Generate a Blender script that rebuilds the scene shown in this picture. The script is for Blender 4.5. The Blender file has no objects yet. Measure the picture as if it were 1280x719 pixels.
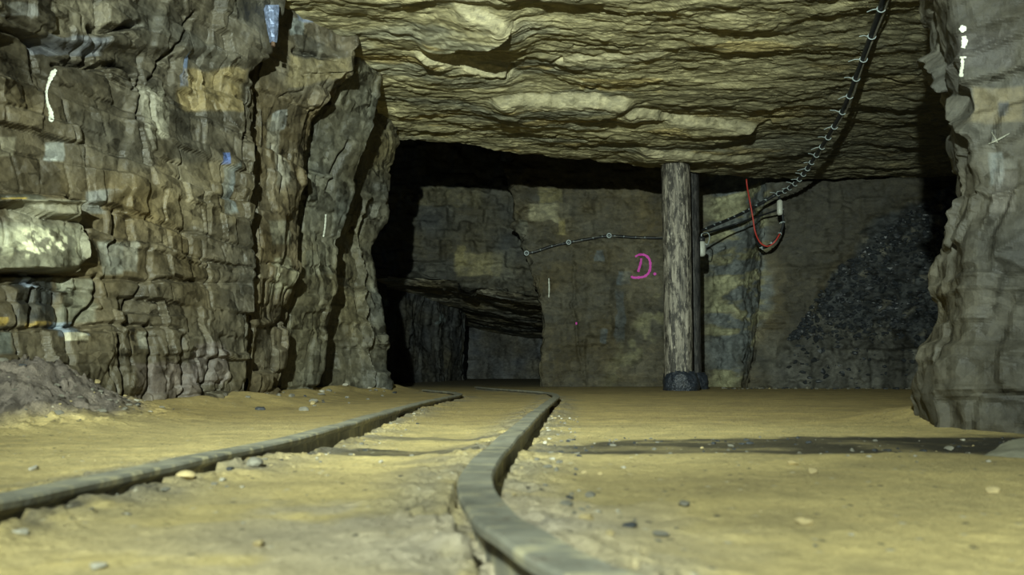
import bpy, math, random
import numpy as np
from mathutils import Vector
from mathutils.bvhtree import BVHTree

random.seed(7)
RNG = np.random.RandomState(11)
SC = bpy.context.scene
COL = SC.collection

# ------------------------------------------------------------------ camera maths
CAM = np.array([0.0, 0.0, 0.19])
FPX = 1000.0
PITCH = math.atan(110.5 / FPX)
FW = np.array([0, math.cos(PITCH), math.sin(PITCH)])
UP = np.array([0, -math.sin(PITCH), math.cos(PITCH)])


def ray(px, py):
    return FW + (px - 640) / FPX * np.array([1.0, 0, 0]) + (359.5 - py) / FPX * UP


def at(px, py, D):
    """the point that stands D metres up the tunnel (world Y = D) on the line of sight px, py"""
    r = ray(px, py)
    return CAM + r * (D / r[1])


def on_z(px, py, z):
    r = ray(px, py)
    return CAM + r * ((z - CAM[2]) / r[2])


def to_px(P):
    d = P - CAM
    dep = d @ FW
    return 640 + FPX * d[..., 0] / dep, 359.5 - FPX * (d @ UP) / dep


# ------------------------------------------------------------------ noise
def h3(ix, iy, iz, seed=0):
    n = (ix.astype(np.int64) * 374761393 + iy.astype(np.int64) * 668265263 + iz.astype(np.int64) * 2147483647 + seed * 1274126177) & 0xFFFFFFFF
    n = ((n ^ (n >> 13)) * 1274126177) & 0xFFFFFFFF
    n = ((n ^ (n >> 16)) * 2246822519) & 0xFFFFFFFF
    n = n ^ (n >> 15)
    return (n & 0xFFFFFF) / float(0xFFFFFF)


def vnoise(p, seed=0):
    """value noise, about -1..1"""
    i = np.floor(p).astype(np.int64)
    f = p - i
    f = f * f * f * (f * (f * 6 - 15) + 10)
    r = 0
    for a in (0, 1):
        wx = f[..., 0] if a else 1 - f[..., 0]
        for b in (0, 1):
            wy = f[..., 1] if b else 1 - f[..., 1]
            for c in (0, 1):
                wz = f[..., 2] if c else 1 - f[..., 2]
                r = r + wx * wy * wz * h3(i[..., 0] + a, i[..., 1] + b, i[..., 2] + c, seed)
    return r * 2 - 1


def fbm(p, oct=4, seed=0, gain=.5):
    r, a, t = 0, 1.0, 0
    for k in range(oct):
        r = r + a * vnoise(p * (2.03 ** k) + 17.3 * k, seed + k * 7)
        t += a
        a *= gain
    return r / t * 1.5


def hint(ix, iy, iz, seed=0):
    n = (ix * 374761393 + iy * 668265263 + iz * 2147483647 + seed * 1274126177) & 0xFFFFFFFF
    n = ((n ^ (n >> 13)) * 1274126177) & 0xFFFFFFFF
    return n ^ (n >> 16)


def facets(p, seed=0, tilt=.5, amp=.5, bowl=None):
    """broken rock faces. bowl=None: one random plane per nearest cell (steps between them);
    bowl=number: scooped faces that meet in sharp ridges, without steps. returns height, edge distance, random"""
    shp = p.shape[:-1]
    p = p.reshape(-1, 3)
    i = np.floor(p).astype(np.int64)
    f = (p - i).astype(np.float32)
    best = np.full(len(p), 1e9, np.float32)
    sec = best.copy()
    H = np.zeros_like(best) if bowl is None else best.copy()
    Rn = np.zeros_like(best)
    K = np.float32(1 / 1023.)
    for a in (-1, 0, 1):
        for b in (-1, 0, 1):
            for c in (-1, 0, 1):
                h = hint(i[:, 0] + a, i[:, 1] + b, i[:, 2] + c, seed)
                g = (h * 2246822519 + 12345) & 0xFFFFFFFF
                g ^= g >> 15
                r1, r2, r3 = (h & 1023) * K, ((h >> 10) & 1023) * K, ((h >> 20) & 1023) * K
                r4, r5, r6 = (g & 1023) * K, ((g >> 10) & 1023) * K, ((g >> 20) & 1023) * K
                dx, dy, dz = f[:, 0] - a - r1.astype(np.float32), f[:, 1] - b - r2.astype(np.float32), f[:, 2] - c - r3.astype(np.float32)
                q = dx * dx + dy * dy + dz * dz
                hh = amp * (r4 - .5) + tilt * ((r5 - .5) * (dx + dy) * 2 + (r6 - .5) * dz * 2)
                m = q < best
                sec = np.where(m, best, np.minimum(sec, q))
                Rn = np.where(m, r5, Rn)
                if bowl is None:
                    H = np.where(m, hh, H)
                else:
                    H = np.minimum(H, hh + bowl * q)
                best = np.where(m, q, best)
    return H.astype(float).reshape(shp), (np.sqrt(sec) - np.sqrt(best)).astype(float).reshape(shp), Rn.astype(float).reshape(shp)


def smooth(a, b, x):
    t = np.clip((x - a) / (b - a), 0, 1)
    return t * t * (3 - 2 * t)


def beds(z, lo, hi, seed):
    rs = np.random.RandomState(seed)
    b = [-3.0]
    while b[-1] < 6:
        b.append(b[-1] + rs.uniform(lo, hi))
    b = np.array(b)
    k = np.clip(np.searchsorted(b, z) - 1, 0, len(b) - 2)
    return k, z - b[k], b[k + 1] - z


def blocks(s, z, lo=.12, hi=.4, wlo=.2, whi=.6, lean=.1, seed=0):
    """bedded, jointed rock: returns height random -1..1 with tilt, edge distances, per-block random"""
    k, d0, d1 = beds(z, lo, hi, seed)
    kz = np.zeros_like(k)
    w = wlo + (whi - wlo) * h3(k, kz, kz, seed + 1)
    q = (s + lean * z + 5 * h3(k, kz, kz, seed + 2)) / w + 100
    i = np.floor(q).astype(np.int64)
    j0 = i + .55 * (h3(k, i, kz, seed + 3) - .5)
    i = np.where(q < j0, i - 1, i)
    j0 = i + .55 * (h3(k, i, kz, seed + 3) - .5)
    i = np.where(q >= i + 1 + .55 * (h3(k, i + 1, kz, seed + 3) - .5), i + 1, i)
    j0 = i + .55 * (h3(k, i, kz, seed + 3) - .5)
    j1 = i + 1 + .55 * (h3(k, i + 1, kz, seed + 3) - .5)
    e0, e1 = (q - j0) * w, (j1 - q) * w
    r = h3(k, i, kz, seed + 4)
    g1, g2 = h3(k, i, kz, seed + 5) - .5, h3(k, i, kz, seed + 6) - .5
    hgt = (r - .5) * 2 + g1 * (e0 - e1) * 3 + g2 * (d0 - d1) * 3
    return hgt, np.minimum(d0, d1), np.minimum(e0, e1), h3(k, i, kz, seed + 7)


def seg_dist(x, y, pts):
    d = np.full(x.shape, 1e9)
    for (x0, y0), (x1, y1) in zip(pts[:-1], pts[1:]):
        dx, dy = x1 - x0, y1 - y0
        t = np.clip(((x - x0) * dx + (y - y0) * dy) / (dx * dx + dy * dy + 1e-9), 0, 1)
        d = np.minimum(d, np.hypot(x - x0 - t * dx, y - y0 - t * dy))
    return d


# ------------------------------------------------------------------ mesh helpers
def link(name, me, mat=None, parent=None):
    o = bpy.data.objects.new(name, me)
    COL.objects.link(o)
    if mat:
        me.materials.append(mat)
    if parent:
        o.parent = parent
    return o


def grid_mesh(name, P, col=None, flip=False):
    H, W, _ = P.shape
    me = bpy.data.meshes.new(name)
    n = H * W
    idx = np.arange(n).reshape(H, W)
    q = np.stack([idx[:-1, :-1], idx[:-1, 1:], idx[1:, 1:], idx[1:, :-1]], -1).reshape(-1, 4)
    if flip:
        q = q[:, ::-1]
    me.vertices.add(n)
    me.vertices.foreach_set('co', P.reshape(-1).astype(np.float32))
    me.loops.add(q.size)
    me.loops.foreach_set('vertex_index', q.reshape(-1).astype(np.int32))
    me.polygons.add(len(q))
    me.polygons.foreach_set('loop_start', (np.arange(len(q)) * 4).astype(np.int32))
    me.polygons.foreach_set('loop_total', np.full(len(q), 4, np.int32))
    me.polygons.foreach_set('use_smooth', np.ones(len(q), bool))
    if col is not None:
        a = me.color_attributes.new('tint', 'FLOAT_COLOR', 'POINT')
        c = np.ones((n, 4), np.float32)
        c[:, :3] = col.reshape(-1, 3)
        a.data.foreach_set('color', c.reshape(-1))
    me.update()
    me.validate()
    return me


def join_meshes(name, mes):
    """several sheets of one rock wall as one mesh"""
    vs, fs, cs, off = [], [], [], 0
    for me in mes:
        v = np.zeros(len(me.vertices) * 3, np.float32)
        me.vertices.foreach_get('co', v)
        f = np.zeros(len(me.loops), np.int32)
        me.loops.foreach_get('vertex_index', f)
        c = np.zeros(len(me.vertices) * 4, np.float32)
        me.color_attributes['tint'].data.foreach_get('color', c)
        vs.append(v); fs.append(f + off); cs.append(c)
        off += len(me.vertices)
    v, f, c = np.concatenate(vs), np.concatenate(fs), np.concatenate(cs)
    out = bpy.data.meshes.new(name)
    out.vertices.add(len(v) // 3)
    out.vertices.foreach_set('co', v)
    out.loops.add(len(f))
    out.loops.foreach_set('vertex_index', f)
    m = len(f) // 4
    out.polygons.add(m)
    out.polygons.foreach_set('loop_start', (np.arange(m) * 4).astype(np.int32))
    out.polygons.foreach_set('loop_total', np.full(m, 4, np.int32))
    out.polygons.foreach_set('use_smooth', np.ones(m, bool))
    a = out.color_attributes.new('tint', 'FLOAT_COLOR', 'POINT')
    a.data.foreach_set('color', c)
    out.update()
    for me in mes:
        bpy.data.meshes.remove(me)
    return out


def resample(ctrl, ds, dz):
    """ctrl: rows x cols x 3 world points -> dense grid, also arclength s per point"""
    ctrl = np.array(ctrl, float)
    R, C, _ = ctrl.shape
    mid = ctrl[R // 2]
    seg = np.linalg.norm(np.diff(mid, axis=0), axis=1)
    rows = np.linalg.norm(np.diff(ctrl[:, C // 2], axis=0), axis=1)
    su = np.concatenate([[0], np.cumsum(seg)])
    sv = np.concatenate([[0], np.cumsum(rows)])
    U = np.linspace(0, su[-1], max(8, int(su[-1] / ds)))
    V = np.linspace(0, sv[-1], max(8, int(sv[-1] / dz)))
    A = np.zeros((R, len(U), 3))
    for r in range(R):
        for c in range(3):
            A[r, :, c] = np.interp(U, su, ctrl[r, :, c])
    B = np.zeros((len(V), len(U), 3))
    k = np.clip(np.searchsorted(sv, V) - 1, 0, R - 2)
    t = (V - sv[k]) / (sv[k + 1] - sv[k])
    B = A[k] * (1 - t)[:, None, None] + A[k + 1] * t[:, None, None]
    return B, np.broadcast_to(U, B.shape[:2])


def normals(B, toward=None):
    du = np.gradient(B, axis=1)
    dv = np.gradient(B, axis=0)
    n = np.cross(du, dv)
    n /= np.linalg.norm(n, axis=-1, keepdims=True) + 1e-9
    if toward is not None:
        m = ((toward - B) * n).sum(-1)
        if np.median(m) < 0:
            n = -n
    return n


def blur(B, k):
    for _ in range(k):
        for ax in (0, 1):
            s = [slice(None)] * B.ndim
            lo, hi, md = list(s), list(s), list(s)
            lo[ax], md[ax], hi[ax] = slice(0, -2), slice(1, -1), slice(2, None)
            B = B.copy()
            B[tuple(md)] = .25 * B[tuple(lo)] + .5 * B[tuple(md)] + .25 * B[tuple(hi)]
    return B


def lerp(a, b, t):
    return a * (1 - t)[..., None] + np.array(b) * t[..., None]


def rock_sheet(name, ctrl, ds=.01, dz=.01, toward=CAM, blk=None, amp=.05, facet=.05, fine=.006, base=(.3, .3, .3),
               tone=.35, cracks=(), patches=(), extra=None, seed=0, vert=2.2, along=1.0, soft=3, crease=.02, rough=None):
    B, s = resample(ctrl, ds, dz)
    B = blur(B, soft)
    n = normals(B, toward)
    z = B[..., 2]
    px, py = to_px(B)
    W = B + .035 * np.stack([vnoise(B * 2.2, seed + 90), vnoise(B * 2.2, seed + 91), vnoise(B * 2.6, seed + 92)], -1)
    b = dict(lo=.12, hi=.4, wlo=.2, whi=.6, lean=.1)
    if blk:
        b.update(blk)
    zz = z + .05 * vnoise(B * 1.1, seed + 3) + .014 * vnoise(B * 7, seed + 4)
    ss = s + .06 * vnoise(B * 1.7, seed + 5) + .02 * vnoise(B * 8, seed + 6)
    bh, ez, es, br = blocks(ss, zz, seed=seed, **b)
    bh2, ez2, es2, br2 = blocks(ss + 3, zz + .07, lo=b['lo'] * .45, hi=b['hi'] * .5, wlo=b['wlo'] * .35, whi=b['whi'] * .5, lean=b['lean'] * 2, seed=seed + 40)
    sc = np.array([1, along, 1 / vert])
    f1, e1, r1 = facets(W * sc * 2.8, seed + 10, .9, .8, .45)
    f2, e2, r2 = facets(W * sc * 6.0, seed + 20, .9, .7, .4)
    f3, e3, r3 = facets(W * sc * 19.0, seed + 25, .9, .6, .4)
    h = amp * bh * .5 + amp * .5 * bh2 * (br > .25)
    h = h + facet * (f1 * 1.25 + f2 * .5 + f3 * .13)
    h = h + .05 * fbm(B * 1.3, 3, seed + 30) + fine * fbm(B * 22, 3, seed + 31)
    open_z = smooth(.35, .6, h3(np.floor(zz * 5).astype(int), np.floor(ss * 2).astype(int), np.floor(zz * 0).astype(int), seed + 8))
    h = h - crease * np.exp(-(ez / .006) ** 2) * (.3 + .7 * open_z) - crease * 1.2 * np.exp(-(es / .006) ** 2) * (.25 + .75 * (br > .5))
    h = h - crease * .5 * np.exp(-(np.minimum(ez2, es2) / .005) ** 2) * (br2 > .4)
    wx = px + 4 * vnoise(B * 9, seed + 60)
    wy = py + 3 * vnoise(B * 9, seed + 61)
    for pts, width, depth in cracks:
        d = seg_dist(wx, wy, pts)
        h = h - depth * np.exp(-(d / width) ** 2)
    if extra is not None:
        h, col_extra = extra(h, B, px, py, s)
    h = blur(h, 1)
    P = B + n * h[..., None]
    t = 1 + tone * ((br - .5) * .9 + (br2 - .5) * .5 + (r1 - .5) * .6 + (r2 - .5) * .5) + .16 * fbm(B * 6, 4, seed + 70)
    hue = fbm(B * np.array([1.6, 1.6, 2.2]), 3, seed + 71)
    c = np.array(base) * np.clip(t, .25, 3)[..., None]
    c = c * (1 + np.stack([hue * .16, hue * .05, -hue * .22], -1))
    pr = smooth(.72, .85, br2) * .35
    c = lerp(c, (base[0] * 1.45, base[1] * 1.5, base[2] * 1.65), pr)
    for cx, cy, rx, ry, colr, st in patches:
        dd = np.maximum(np.abs(wx - cx) / rx, np.abs(wy - cy) / ry)
        m = smooth(1.12, .9, dd) * st * (.72 + .28 * np.clip(fbm(B * 14, 3, seed + 80) * 2 + .5, 0, 1))
        c = lerp(c, colr, m)
    if extra is not None and col_extra is not None:
        cc, m = col_extra
        c = c * (1 - m[..., None]) + cc * m[..., None]
    return grid_mesh(name, P, np.clip(c, .004, .9))


# ------------------------------------------------------------------ materials
def nt(name):
    m = bpy.data.materials.new(name)
    m.use_nodes = True
    t = m.node_tree
    t.nodes.clear()
    out = t.nodes.new('ShaderNodeOutputMaterial')
    bs = t.nodes.new('ShaderNodeBsdfPrincipled')
    t.links.new(bs.outputs[0], out.inputs[0])
    return m, t, bs


def N(t, kind, **kw):
    n = t.nodes.new(kind)
    for k, v in kw.items():
        if k in n.inputs.keys() if hasattr(n.inputs, 'keys') else False:
            n.inputs[k].default_value = v
        else:
            setattr(n, k, v)
    return n


def ramp(t, src, a, b, c0, c1):
    r = t.nodes.new('ShaderNodeValToRGB')
    r.color_ramp.elements[0].position = a
    r.color_ramp.elements[1].position = b
    r.color_ramp.elements[0].color = (*c0, 1)
    r.color_ramp.elements[1].color = (*c1, 1)
    t.links.new(src, r.inputs[0])
    return r.outputs[0]


def noise(t, scale, detail=5, rough=.6, vec=None, dist=0):
    n = t.nodes.new('ShaderNodeTexNoise')
    n.inputs['Scale'].default_value = scale
    n.inputs['Detail'].default_value = detail
    n.inputs['Roughness'].default_value = rough
    n.inputs['Distortion'].default_value = dist
    if vec:
        t.links.new(vec, n.inputs['Vector'])
    return n.outputs[0]


def mix(t, a, b, f, mode='MIX'):
    n = t.nodes.new('ShaderNodeMix')
    n.data_type = 'RGBA'
    n.blend_type = mode
    for s, v in ((0, f), (6, a), (7, b)):
        if hasattr(v, 'is_linked'):
            t.links.new(v, n.inputs[s])
        elif s == 0:
            n.inputs[0].default_value = v
        else:
            n.inputs[s].default_value = (*v, 1)
    return n.outputs[2]


def pos(t, scale=(1, 1, 1)):
    g = t.nodes.new('ShaderNodeNewGeometry')
    m = t.nodes.new('ShaderNodeMapping')
    m.inputs['Scale'].default_value = scale
    t.links.new(g.outputs['Position'], m.inputs[0])
    return m.outputs[0]


def bump(t, bs, src, strength, dist, prev=None):
    b = t.nodes.new('ShaderNodeBump')
    b.inputs['Strength'].default_value = strength
    b.inputs['Distance'].default_value = dist
    t.links.new(src, b.inputs['Height'])
    if prev:
        t.links.new(prev, b.inputs['Normal'])
    t.links.new(b.outputs[0], bs.inputs['Normal'])
    return b.outputs[0]


def vmath(t, op, a, b=None, scale=None):
    n = t.nodes.new('ShaderNodeVectorMath')
    n.operation = op
    for k, v in ((0, a), (1, b)):
        if v is None:
            continue
        if hasattr(v, 'is_linked'):
            t.links.new(v, n.inputs[k])
        else:
            n.inputs[k].default_value = v
    if scale is not None:
        n.inputs['Scale'].default_value = scale
    return n.outputs[0]


def rock_mat(name, stretch=(1, 1, 1), rough=.8, spec=.35, bs_=.6, speck=.5, cells=((3.6, .34, .20), (10, .42, .17), (27, .45, .14))):
    """broken rock: every chip of it has its own tilt and its own shade of the stone's colour"""
    m, t, bs = nt(name)
    a = t.nodes.new('ShaderNodeAttribute')
    a.attribute_name = 'tint'
    p = pos(t, stretch)
    n1 = noise(t, 14, 6, .65, p)
    n2 = noise(t, 60, 4, .7, p)
    wn = t.nodes.new('ShaderNodeTexNoise')
    wn.inputs['Scale'].default_value = 9
    wn.inputs['Detail'].default_value = 3
    t.links.new(p, wn.inputs['Vector'])
    pw = vmath(t, 'ADD', p, vmath(t, 'SCALE', vmath(t, 'SUBTRACT', wn.outputs['Color'], (.5, .5, .5)), scale=.022))
    g = t.nodes.new('ShaderNodeNewGeometry')
    nrm = g.outputs['Normal']
    c = mix(t, a.outputs[0], ramp(t, n1, .25, .75, (.62, .62, .63), (1.4, 1.38, 1.34)), 1.0, 'MULTIPLY')
    c = mix(t, c, ramp(t, n2, .3, .72, (.7, .7, .72), (1.3, 1.3, 1.26)), speck, 'MULTIPLY')
    for k, (sc, tilt, shade) in enumerate(cells):
        v = t.nodes.new('ShaderNodeTexVoronoi')
        v.inputs['Scale'].default_value = sc
        v.inputs['Randomness'].default_value = .9
        v.distance = 'CHEBYCHEV' if k < 2 else 'EUCLIDEAN'
        t.links.new(pw, v.inputs['Vector'])
        nrm = vmath(t, 'ADD', nrm, vmath(t, 'SCALE', vmath(t, 'SUBTRACT', v.outputs['Color'], (.5, .5, .5)), scale=tilt))
        sp = t.nodes.new('ShaderNodeSeparateColor')
        t.links.new(v.outputs['Color'], sp.inputs[0])
        c = mix(t, c, ramp(t, sp.outputs[2], 0, 1, (1 - shade,) * 3, (1 + shade,) * 3), 1.0, 'MULTIPLY')
    nrm = vmath(t, 'NORMALIZE', nrm)
    t.links.new(c, bs.inputs['Base Color'])
    bs.inputs['Specular IOR Level'].default_value = spec
    t.links.new(ramp(t, n1, .3, .7, (rough * .72,) * 3, (min(1, rough * 1.15),) * 3), bs.inputs['Roughness'])
    b1 = bump(t, bs, n1, bs_, .012, nrm)
    bump(t, bs, n2, bs_ * .8, .004, b1)
    return m


def plain(name, col, rough=.6, metal=0, spec=.5, var=.25, sc=40, stretch=(1, 1, 1), bmp=.3, bd=.002):
    m, t, bs = nt(name)
    tc = t.nodes.new('ShaderNodeTexCoord')
    mp = t.nodes.new('ShaderNodeMapping')
    mp.inputs['Scale'].default_value = stretch
    t.links.new(tc.outputs['Object'], mp.inputs[0])
    n1 = noise(t, sc, 5, .6, mp.outputs[0])
    lo = tuple(c * (1 - var) for c in col)
    hi = tuple(min(1, c * (1 + var)) for c in col)
    t.links.new(ramp(t, n1, .3, .7, lo, hi), bs.inputs['Base Color'])
    bs.inputs['Roughness'].default_value = rough
    bs.inputs['Metallic'].default_value = metal
    bs.inputs['Specular IOR Level'].default_value = spec
    if bmp:
        bump(t, bs, n1, bmp, bd)
    return m


M_WALL = rock_mat('left_wall_rock', (1, .6, .75), .62, .45, .7)
M_CEIL = rock_mat('roof_shale', (.7, 1.8, 1.8), .7, .4, .8, .5, ((4, .16, .12), (11, .22, .14), (30, .22, .14)))
M_BACK = rock_mat('back_wall_rock', (.7, .7, 1), .75, .3, .6, .6, ((2.6, .16, .14), (7, .22, .16), (24, .3, .18)))
M_COAL = plain('coal', (.035, .04, .045), .45, 0, .6, .5, 30, bmp=.5, bd=.004)
M_STONE = plain('grey_stone', (.2, .19, .15), .75, 0, .35, .35, 25, bmp=.6, bd=.006)
M_SANDSTONE = plain('ochre_stone', (.42, .34, .17), .8, 0, .3, .3, 25, bmp=.5, bd=.003)
M_PALE = plain('pale_stone', (.36, .34, .27), .8, 0, .3, .2, 30, bmp=.4, bd=.002)
M_RUBBER = plain('black_cable_rubber', (.02, .022, .024), .45, 0, .5, .3, 30, bmp=.1)
M_TIE = plain('pale_cable_tie', (.5, .58, .58), .4, 0, .5, .1, 30, bmp=0)
M_RED = plain('red_wire_plastic', (.5, .05, .035), .45, 0, .5, .15, 30, bmp=0)
M_WHITE = plain('white_plastic', (.55, .56, .48), .4, 0, .5, .15, 60, bmp=.1)
M_BLUE = plain('blue_grey_galvanised_metal', (.2, .25, .38), .5, .3, .5, .6, 60, bmp=.6, bd=.003)
M_RUST = plain('rusty_iron', (.10, .06, .035), .7, .1, .4, .5, 60, bmp=.5)
M_WPAINT = plain('white_marking_paint', (.75, .77, .66), .7, 0, .3, .2, 70, bmp=.2)
M_PINK = plain('pink_marking_paint', (1.0, .12, .66), .6, 0, .3, .1, 70, bmp=.1)
M_BOOT = plain('black_wrapped_foot', (.028, .034, .045), .3, 0, .6, .6, 28, bmp=.9, bd=.02)
M_HEAP = plain('heap_mauve_debris', (.2, .165, .15), .85, 0, .3, .4, 35, bmp=.6, bd=.004)


def wood_mat(name, dk, lt):
    m, t, bs = nt(name)
    tc = t.nodes.new('ShaderNodeTexCoord')
    mp = t.nodes.new('ShaderNodeMapping')
    mp.inputs['Scale'].default_value = (14, 14, 1.1)
    t.links.new(tc.outputs['Object'], mp.inputs[0])
    n1 = noise(t, 2.2, 7, .7, mp.outputs[0], .3)
    mp2 = t.nodes.new('ShaderNodeMapping')
    mp2.inputs['Scale'].default_value = (5, 5, 1.6)
    t.links.new(tc.outputs['Object'], mp2.inputs[0])
    n2 = noise(t, 3.0, 5, .7, mp2.outputs[0])
    c = ramp(t, n1, .36, .62, dk, lt)
    c = mix(t, c, tuple(q * .7 for q in dk), ramp(t, n2, .46, .56, (0, 0, 0), (.9, .9, .9)))
    n3 = noise(t, 9, 4, .7, mp2.outputs[0])
    c = mix(t, c, tuple(q * 1.25 for q in lt), ramp(t, n3, .58, .66, (0, 0, 0), (.8, .8, .8)))
    t.links.new(c, bs.inputs['Base Color'])
    bs.inputs['Roughness'].default_value = .5
    bump(t, bs, n1, .9, .02)
    return m


M_WOOD = wood_mat('weathered_prop_wood', (.04, .036, .03), (.46, .42, .33))
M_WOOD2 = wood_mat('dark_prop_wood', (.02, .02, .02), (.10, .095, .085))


def rail_mat():
    m, t, bs = nt('worn_muddy_rail_steel')
    p = pos(t)
    n1 = noise(t, 9, 6, .65, p)
    n2 = noise(t, 45, 4, .7, p)
    c = ramp(t, n1, .35, .65, (.17, .17, .14), (.34, .33, .26))
    c = mix(t, c, (.5, .46, .3), ramp(t, noise(t, 16, 4, .6, pos(t, (.8, 2.2, 1))), .53, .64, (0, 0, 0), (1, 1, 1)))
    c = mix(t, c, (.1, .06, .035), ramp(t, n2, .55, .75, (0, 0, 0), (.7, .7, .7)))
    t.links.new(c, bs.inputs['Base Color'])
    bs.inputs['Roughness'].default_value = .55
    bs.inputs['Metallic'].default_value = .15
    bump(t, bs, n2, .5, .002)
    return m


M_RAIL = rail_mat()


def floor_mat():
    m, t, bs = nt('trodden_sandy_floor')
    a = t.nodes.new('ShaderNodeAttribute')
    a.attribute_name = 'tint'
    p = pos(t)
    n1 = noise(t, 7, 6, .65, pos(t, (.8, 1.2, 1)))
    n2 = noise(t, 90, 5, .75, p)
    n3 = noise(t, 320, 2, .6, p)
    c = mix(t, a.outputs[0], ramp(t, n1, .3, .7, (.72, .72, .74), (1.25, 1.23, 1.15)), 1.0, 'MULTIPLY')
    c = mix(t, c, ramp(t, n2, .3, .7, (.78, .77, .74), (1.22, 1.22, 1.2)), .9, 'MULTIPLY')
    # grains and crumbs, pale and dark
    v = t.nodes.new('ShaderNodeTexVoronoi')
    v.inputs['Scale'].default_value = 55
    t.links.new(p, v.inputs['Vector'])
    sep = t.nodes.new('ShaderNodeSeparateColor')
    t.links.new(v.outputs['Color'], sep.inputs[0])
    near = ramp(t, v.outputs['Distance'], .12, .3, (1, 1, 1), (0, 0, 0))
    pale = mix(t, (0, 0, 0), near, ramp(t, sep.outputs[0], .9, .92, (0, 0, 0), (1, 1, 1)))
    dark = mix(t, (0, 0, 0), near, ramp(t, sep.outputs[1], .9, .92, (0, 0, 0), (1, 1, 1)))
    c = mix(t, c, (.55, .5, .36), pale)
    c = mix(t, c, (.07, .065, .05), dark)
    t.links.new(c, bs.inputs['Base Color'])
    t.links.new(ramp(t, a.outputs[0], .04, .14, (.38, .38, .38), (.85, .85, .85)), bs.inputs['Roughness'])
    bs.inputs['Specular IOR Level'].default_value = .35
    b1 = bump(t, bs, n2, .7, .010)
    b2 = bump(t, bs, n3, .6, .003, b1)
    bump(t, bs, near, .5, .004, b2)
    return m


M_FLOOR = floor_mat()


# ------------------------------------------------------------------ tagging
def tag(o, label=None, cat=None, group=None, kind=None):
    if label: o['label'] = label
    if cat: o['category'] = cat
    if group: o['group'] = group
    if kind: o['kind'] = kind
    return o


def empty(name, loc):
    o = bpy.data.objects.new(name, None)
    COL.objects.link(o)
    o.location = tuple(loc)
    o.empty_display_size = .05
    return o


def child(name, me, mat, parent, world_origin=True):
    """a part whose mesh was written in world coordinates"""
    o = link(name, me, mat)
    me.transform(__import__('mathutils').Matrix.Translation(-Vector(parent.location)))
    o.parent = parent
    return o


# ------------------------------------------------------------------ LEFT WALL
def rows_of(ys, cols):
    """cols: list of (xs per row, D per row) -> ctrl[row][col]"""
    out = []
    for k, y in enumerate(ys):
        out.append([at(np.interp(y, [a for a, _ in xs], [b for _, b in xs]) if isinstance(xs, (list, tuple)) else xs, y,
                       D[k] if isinstance(D, (list, tuple)) else D) for xs, D in cols])
    return out


def with_return(ctrl, offs, side='end'):
    for r in ctrl:
        e = r[-1] if side == 'end' else r[0]
        o = [e + np.array(v) for v in offs]
        if side == 'end':
            r.extend(o)
        else:
            r[:0] = o[::-1]
    return ctrl


A = [(-300, 372), (0, 343), (50, 340), (100, 322), (140, 330), (250, 325), (300, 331), (400, 322), (450, 318), (500, 312), (540, 306)]
Bx = [(-100, 432), (0, 441), (45, 448), (90, 447), (120, 432), (150, 402), (200, 392), (300, 385), (350, 381), (400, 368), (450, 362), (530, 352)]
Cx = [(0, 468), (45, 474), (85, 491), (120, 486), (180, 464), (230, 446), (300, 432), (350, 420), (400, 410), (490, 402), (530, 400)]
Dx = [(100, 496), (160, 500), (178, 501), (215, 487), (250, 476), (290, 469), (312, 459), (345, 462), (380, 474), (430, 476), (483, 478), (520, 479)]

BASE_L = (.077, .065, .040)
PALE = (.3, .29, .23)
parts = []


def s1_extra(h, B, px, py, s):
    # long low ledge: the blocks under it stand proud of the wall
    wob = 4 * vnoise(B * 6, 501)
    led = smooth(108, 98, px + wob) * smooth(252, 257, py + wob * .6) * smooth(343, 337, py + wob * .4)
    h = h + .10 * led
    led2 = smooth(100, 92, px + wob) * smooth(239, 243, py) * smooth(262, 256, py)
    h = h + .04 * led2
    lo = smooth(345, 350, py)
    h = h - .015 * lo
    # overhang high up: slab of rock hanging over the face
    ov = smooth(62, 50, py + 6 * vnoise(B * 4, 502) - .10 * (px - 120))
    h = h + .07 * ov
    ovr = smooth(205, 215, px + .25 * py + wob) * smooth(250, 235, py)
    h = h + .03 * ovr
    # rock rots into shards near the floor
    f, e, r = facets(B * np.array([10, 10, 6.0]), 510, 1.1, .9)
    m = smooth(440, 480, py)
    h = h + m * .03 * f
    # mineral bloom on the long ledge
    w = fbm(B * 26, 3, 520)
    bl = smooth(1, .6, np.hypot((px - 40) / 60, (py - 306) / 24)) * smooth(.02, .2, w)
    bl2 = smooth(1, .3, np.hypot((px - 5) / 28, (py - 300) / 16))
    m2 = np.clip(np.maximum(bl, bl2 * .8), 0, 1)
    return h, (np.array([.62, .62, .42]), m2)


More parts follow.
